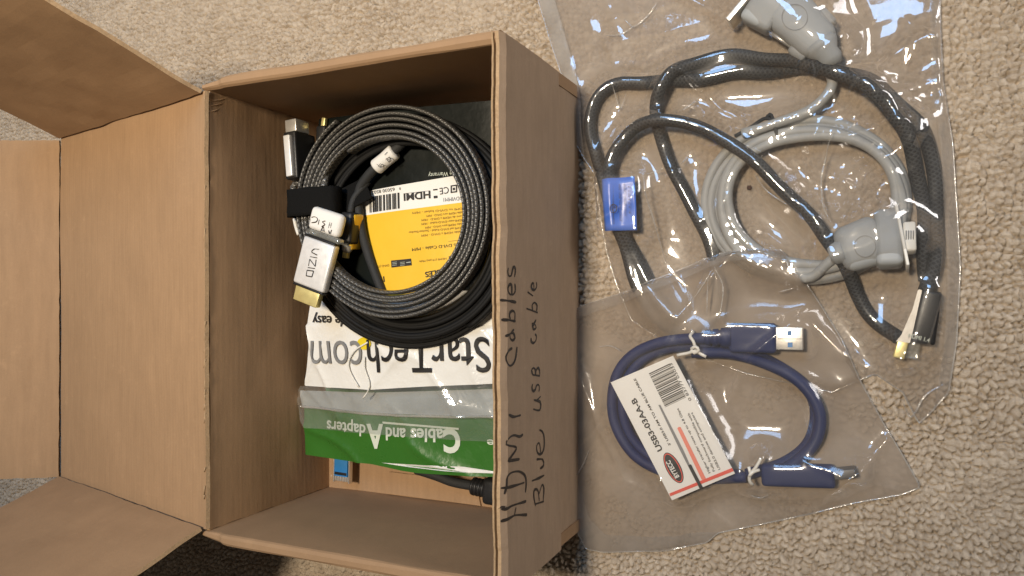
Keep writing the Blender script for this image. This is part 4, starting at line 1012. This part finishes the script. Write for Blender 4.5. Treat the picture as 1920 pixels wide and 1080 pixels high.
lathe_between('strain_relief', P(1322, 633, zu), P(1372, 633, zu), [(0, .0040), (.1, .0044), (.2, .0046), (.22, .0038), (.3, .0038), (.32, .0049), (.5, .0050), (.52, .0042), (.6, .0042), (.62, .0054), (1, .0060)], M['blue'], usb)
pb = box_between('plug', P(1368, 633, zu), P(1456, 634, zu), .0163, .0085, M['blue'], usb, .0020)
box_between('grip', P(1366, 633, zu), P(1388, 633, zu), .0135, .0080, M['blue'], usb, .0020)
sh = box_between('shell', P(1455, 634, zu), P(1506, 635, zu), .0122, .0046, M['steel'], pb, .0004)
PU = lambda px, py: P(px, py, zu + .0023)
quads_px('hole', [[(1476, 620), (1484, 620), (1484, 629), (1476, 629)], [(1477, 642), (1486, 642), (1486, 651), (1477, 651)]], PU, M['blue_tongue'], sh, .0003)
quads_px('shell_seam', [[(1459, 634.2), (1506, 635), (1506, 636), (1459, 635.4)]], PU, M['grey_ink'], sh, .0003)
zu2 = .0125
pb2 = box_between('plug', P(1428, 889, zu2), P(1566, 893, zu2), .0120, .0085, M['blue'], usb, .0020)
box_between('shell', P(1564, 888, zu2), P(1604, 884, zu2), .0046, .0100, M['dark_steel'], pb2, .0004)
# white ties
def tie_at(c, z, pts):
    return [catmull([P(c[0] + x, c[1] + y, z + dz) for x, y, dz in pts], .0012) for pts in pts]
z_t = zu + .0040
tube_obj('wire_tie', tie_at((1300, 640), z_t, [[(0, -18, -.004), (-6, -10, .0), (0, 0, .001), (4, 12, .0005), (8, 22, -.003)], [(-30, 26, 0), (-10, 22, .0015), (4, 18, .002), (14, 24, .0005), (24, 29, 0)], [(-4, 14, .002), (4, 10, .003), (10, 16, .003), (2, 22, .002), (-4, 15, .002)]]), .0009, M['white_plastic'], usb, 8)
tube_obj('wire_tie', tie_at((1410, 885), zu2 + .0062, [[(17, -26, .0), (8, -10, .001), (-4, 6, .001), (-4, 18, 0), (2, 24, -.002)], [(14, -4, .0), (2, 0, .0015), (-5, 8, .001)], [(-6, -10, .0), (-3, 2, .0006)]]), .0009, M['white_plastic'], usb, 8)
place_base(usb)
# tag card
zt_ = .0175
TG = lambda px, py: P(px, py, zt_)
card = thing('product_tag', 'white product card with barcode and red stripes in the lower clear bag', 'tag')
TC = [(1145, 717), (1262, 667), (1378, 888), (1260, 938)]
def slab(name, corners, z, t, m, parent):
    a = [P(x, y, z) for x, y in corners]; b = [p - np.array([0, 0, t]) for p in a]; n = len(a)
    return mesh_obj(name, a + b, [tuple(range(n))[::-1], tuple(range(n, 2 * n))] + [(i, (i + 1) % n, n + (i + 1) % n, n + i) for i in range(n)], m, parent, False)
cd = slab('card', TC, zt_, .0005, M['card_stock'], card)
ck = lambda x, y: (1140 + x / 3.723, 660 + y / 3.723)
def tt(s, ps, pe, h, m=M['ink'], bold=0.0): return text_px('lettering', s, ck(*ps), ck(*pe), h / 3.723, TG, m, cd, bold)
tt('USB3-03AA-B', (382, 682), (192, 318), 40, bold=.028)
tt("3' USB3.0 AM TO AM BLUE CABLE", (440, 648), (192, 182), 17, bold=.022)
tt('Higher transfer rates up to 4.8 Gbps', (716, 842), (492, 392), 17, bold=.012)
tt('Fully backward compatible with', (748, 830), (568, 425), 17, bold=.012)
tt('USB2.0 devices and computers', (786, 818), (590, 420), 17, bold=.012)
tt('0 83777 03033', (585, 335), (445, 75), 20, bold=.01)
ell = lambda cx, cy, a, b, an: [ck(cx + a * math.cos(t) * math.cos(an) - b * math.sin(t) * math.sin(an), cy + a * math.cos(t) * math.sin(an) + b * math.sin(t) * math.cos(an)) for t in np.linspace(0, 2 * math.pi, 40)[:-1]]
AN = math.radians(62)
quads_px('logo', [ell(457, 808, 118, 50, AN)], TG, M['ink'], cd, .00020)
quads_px('logo_ring', [ell(457, 808, 112, 44, AN)], TG, M['red_ink'], cd, .00035)
quads_px('logo_centre', [ell(457, 808, 104, 37, AN)], TG, M['ink'], cd, .00050)
text_px('logo_lettering', 'BYTECC', ck(500, 868), ck(432, 752), 34 / 3.723, TG, M['card_stock'], cd, .03, lift=.0007)
quads_px('grey_bar', [[ck(352, 370), ck(366, 368), ck(530, 690), ck(640, 940), ck(655, 955), ck(640, 955), ck(505, 690)]], TG, M['grey_ink'], cd, .00022)
quads_px('black_bar', [[ck(560, 790), ck(580, 782), ck(664, 945), ck(645, 957)]], TG, M['ink'], cd, .00060)
quads_px('red_bar', [[ck(484, 532), ck(494, 522), ck(508, 524), ck(685, 885), ck(655, 892)]], TG, M['salmon_ink'], cd, .00028)
quads_px('red_stripe', [[ck(428, 987), ck(866, 808), ck(878, 830), ck(436, 1006)]], TG, M['red_ink'], cd, .00040)
q = []; x = 0.0; r_ = random.Random(8)
S0, S1 = np.array((400, 385.)), np.array((285, 148.)); dv = np.array((145, -70.))
while x < .97:
    w_ = r_.choice([.011, .011, .02, .03]); a = S0 + (S1 - S0) * x; b = S0 + (S1 - S0) * min(1, x + w_)
    q.append([ck(*a), ck(*(a + dv)), ck(*(b + dv)), ck(*b)]); x += w_ + r_.choice([.012, .014, .02, .028])
quads_px('barcode', q, TG, M['ink'], cd, .00022)
place_base(card)
# ---- lower bag films
ob2 = Obst(B2)
for p_ in (u1_, u2_, u3_): ob2.add(p_, ru)
ob2.add(boxpts((1320, 633), (1372, 633), zu, 0), .0058)
for yy in (616, 634, 652): ob2.add(boxpts((1366, yy), (1456, yy), zu - .001, 0, 22), .0058); ob2.add(boxpts((1456, yy), (1506, yy), zu - .003, 0), .0056)
for yy in (878, 890, 902): ob2.add(boxpts((1428, yy), (1566, yy), zu2, 0, 24), .0050)
ob2.add(boxpts((1564, 888), (1604, 884), zu2, 0), .0055)
tcp = inpoly(np.array([P(x, y, zt_) for x, y in TC])); ob2.h = np.where(tcp, np.maximum(ob2.h, zt_ + .0011), ob2.h)
ob2.add(boxpts((1270, 664), (1325, 668), z_t, 0), .0030); ob2.add(boxpts((1300, 622), (1306, 664), z_t, 0), .0030); ob2.add(boxpts((1427, 858), (1404, 910), zu2 + .006, 0), .0022)
F2 = drape(ob2.h, B2, in2, 170)
F2 = np.where(in2, np.maximum(blur(F2, 3), ob2.h + .0003), B2)
edge2 = blur(in2.astype(float), 10)
wr2 = .0042 * ridged(GXX, GYY, .4, 22, 4, 111, 9) * patch(18, 124) + .0038 * ridged(GXX, GYY, 2.5, 26, 4, 112, 9) * patch(20, 125) + .0014 * ridged(GXX, GYY, 1.2, 40, 7, 113, 7) * patch(24, 126)
up = np.exp(-(((GXX - P(1330, 540, 0)[0]) / .05) ** 2 + ((GYY - P(1330, 540, 0)[1]) / .022) ** 2))
wr2 += up * (.006 + .004 * ridged(GXX, GYY, 1.9, 26, 10, 115, 2))
F2 = F2 + wr2 * np.clip(edge2 * 2 - .6, 0, 1) * np.where(tcp, .25, 1)
bag2 = thing('clear_bag', 'hazy clear plastic bag holding a blue cable and white card, lower right', 'plastic bag')
s2 = sampler(F2)
v, f = sheet(ol2, .0014, lambda x, y: s2(x, y) + .0003); mesh_obj('top_film', v, f, M['film2'], bag2)
v, f = sheet(ol2, .003, lambda x, y: sb2(x, y) + .0003); mesh_obj('bottom_film', v, f, M['film2_under'], bag2)
sm = np.vstack([ol2, ol2[:1]]); sm[:, 2] = s2(sm[:, 0], sm[:, 1]) + .0006
tube_obj('seam', [sm], .0004, M['film_seam'], bag2, 6)
for pts in ([(1343, 505), (1328, 530), (1306, 560)], [(1336, 520), (1332, 550), (1330, 590)], [(1115, 652), (1138, 650), (1165, 660)], [(1460, 548), (1490, 540)], [(1068, 905), (1085, 880), (1100, 845)], [(1345, 500), (1360, 540), (1352, 600)], [(1405, 930), (1425, 936), (1440, 928)]):
    w_ = catmull([P(x, y, .012) for x, y in pts], .0015); w_[:, 2] = s2(w_[:, 0], w_[:, 1]) + .0004
    rr = .0005 * np.sin(np.linspace(.15, math.pi - .15, len(w_))) * (.6 + .7 * np.random.default_rng(len(pts) + 9).random(len(w_)))
    tube_obj('film_crease', [w_], rr, M['film_seam'], bag2, 6)
v, f = sheet(px_outline([(1058, 920), (1078, 988), (1098, 1030), (1130, 1036), (1240, 1033), (1325, 1018), (1345, 1000), (1300, 1000), (1220, 1008), (1135, 1005), (1105, 975), (1085, 915)], .008, .002), .0016, lambda x, y: s2(x, y) + .0010); mesh_obj('weld_strip', v, f, M['film_weld'], bag2)
v, f = sheet(px_outline([(1043, 612), (1052, 592), (1100, 570), (1180, 545), (1260, 512), (1350, 476), (1420, 466), (1468, 470), (1478, 486), (1425, 484), (1355, 494), (1265, 530), (1185, 562), (1105, 588), (1062, 606), (1056, 680), (1048, 680)], .010, .002), .0016, lambda x, y: s2(x, y) + .0010); mesh_obj('weld_strip', v, f, M['film_weld'], bag2)
place_base(bag2)
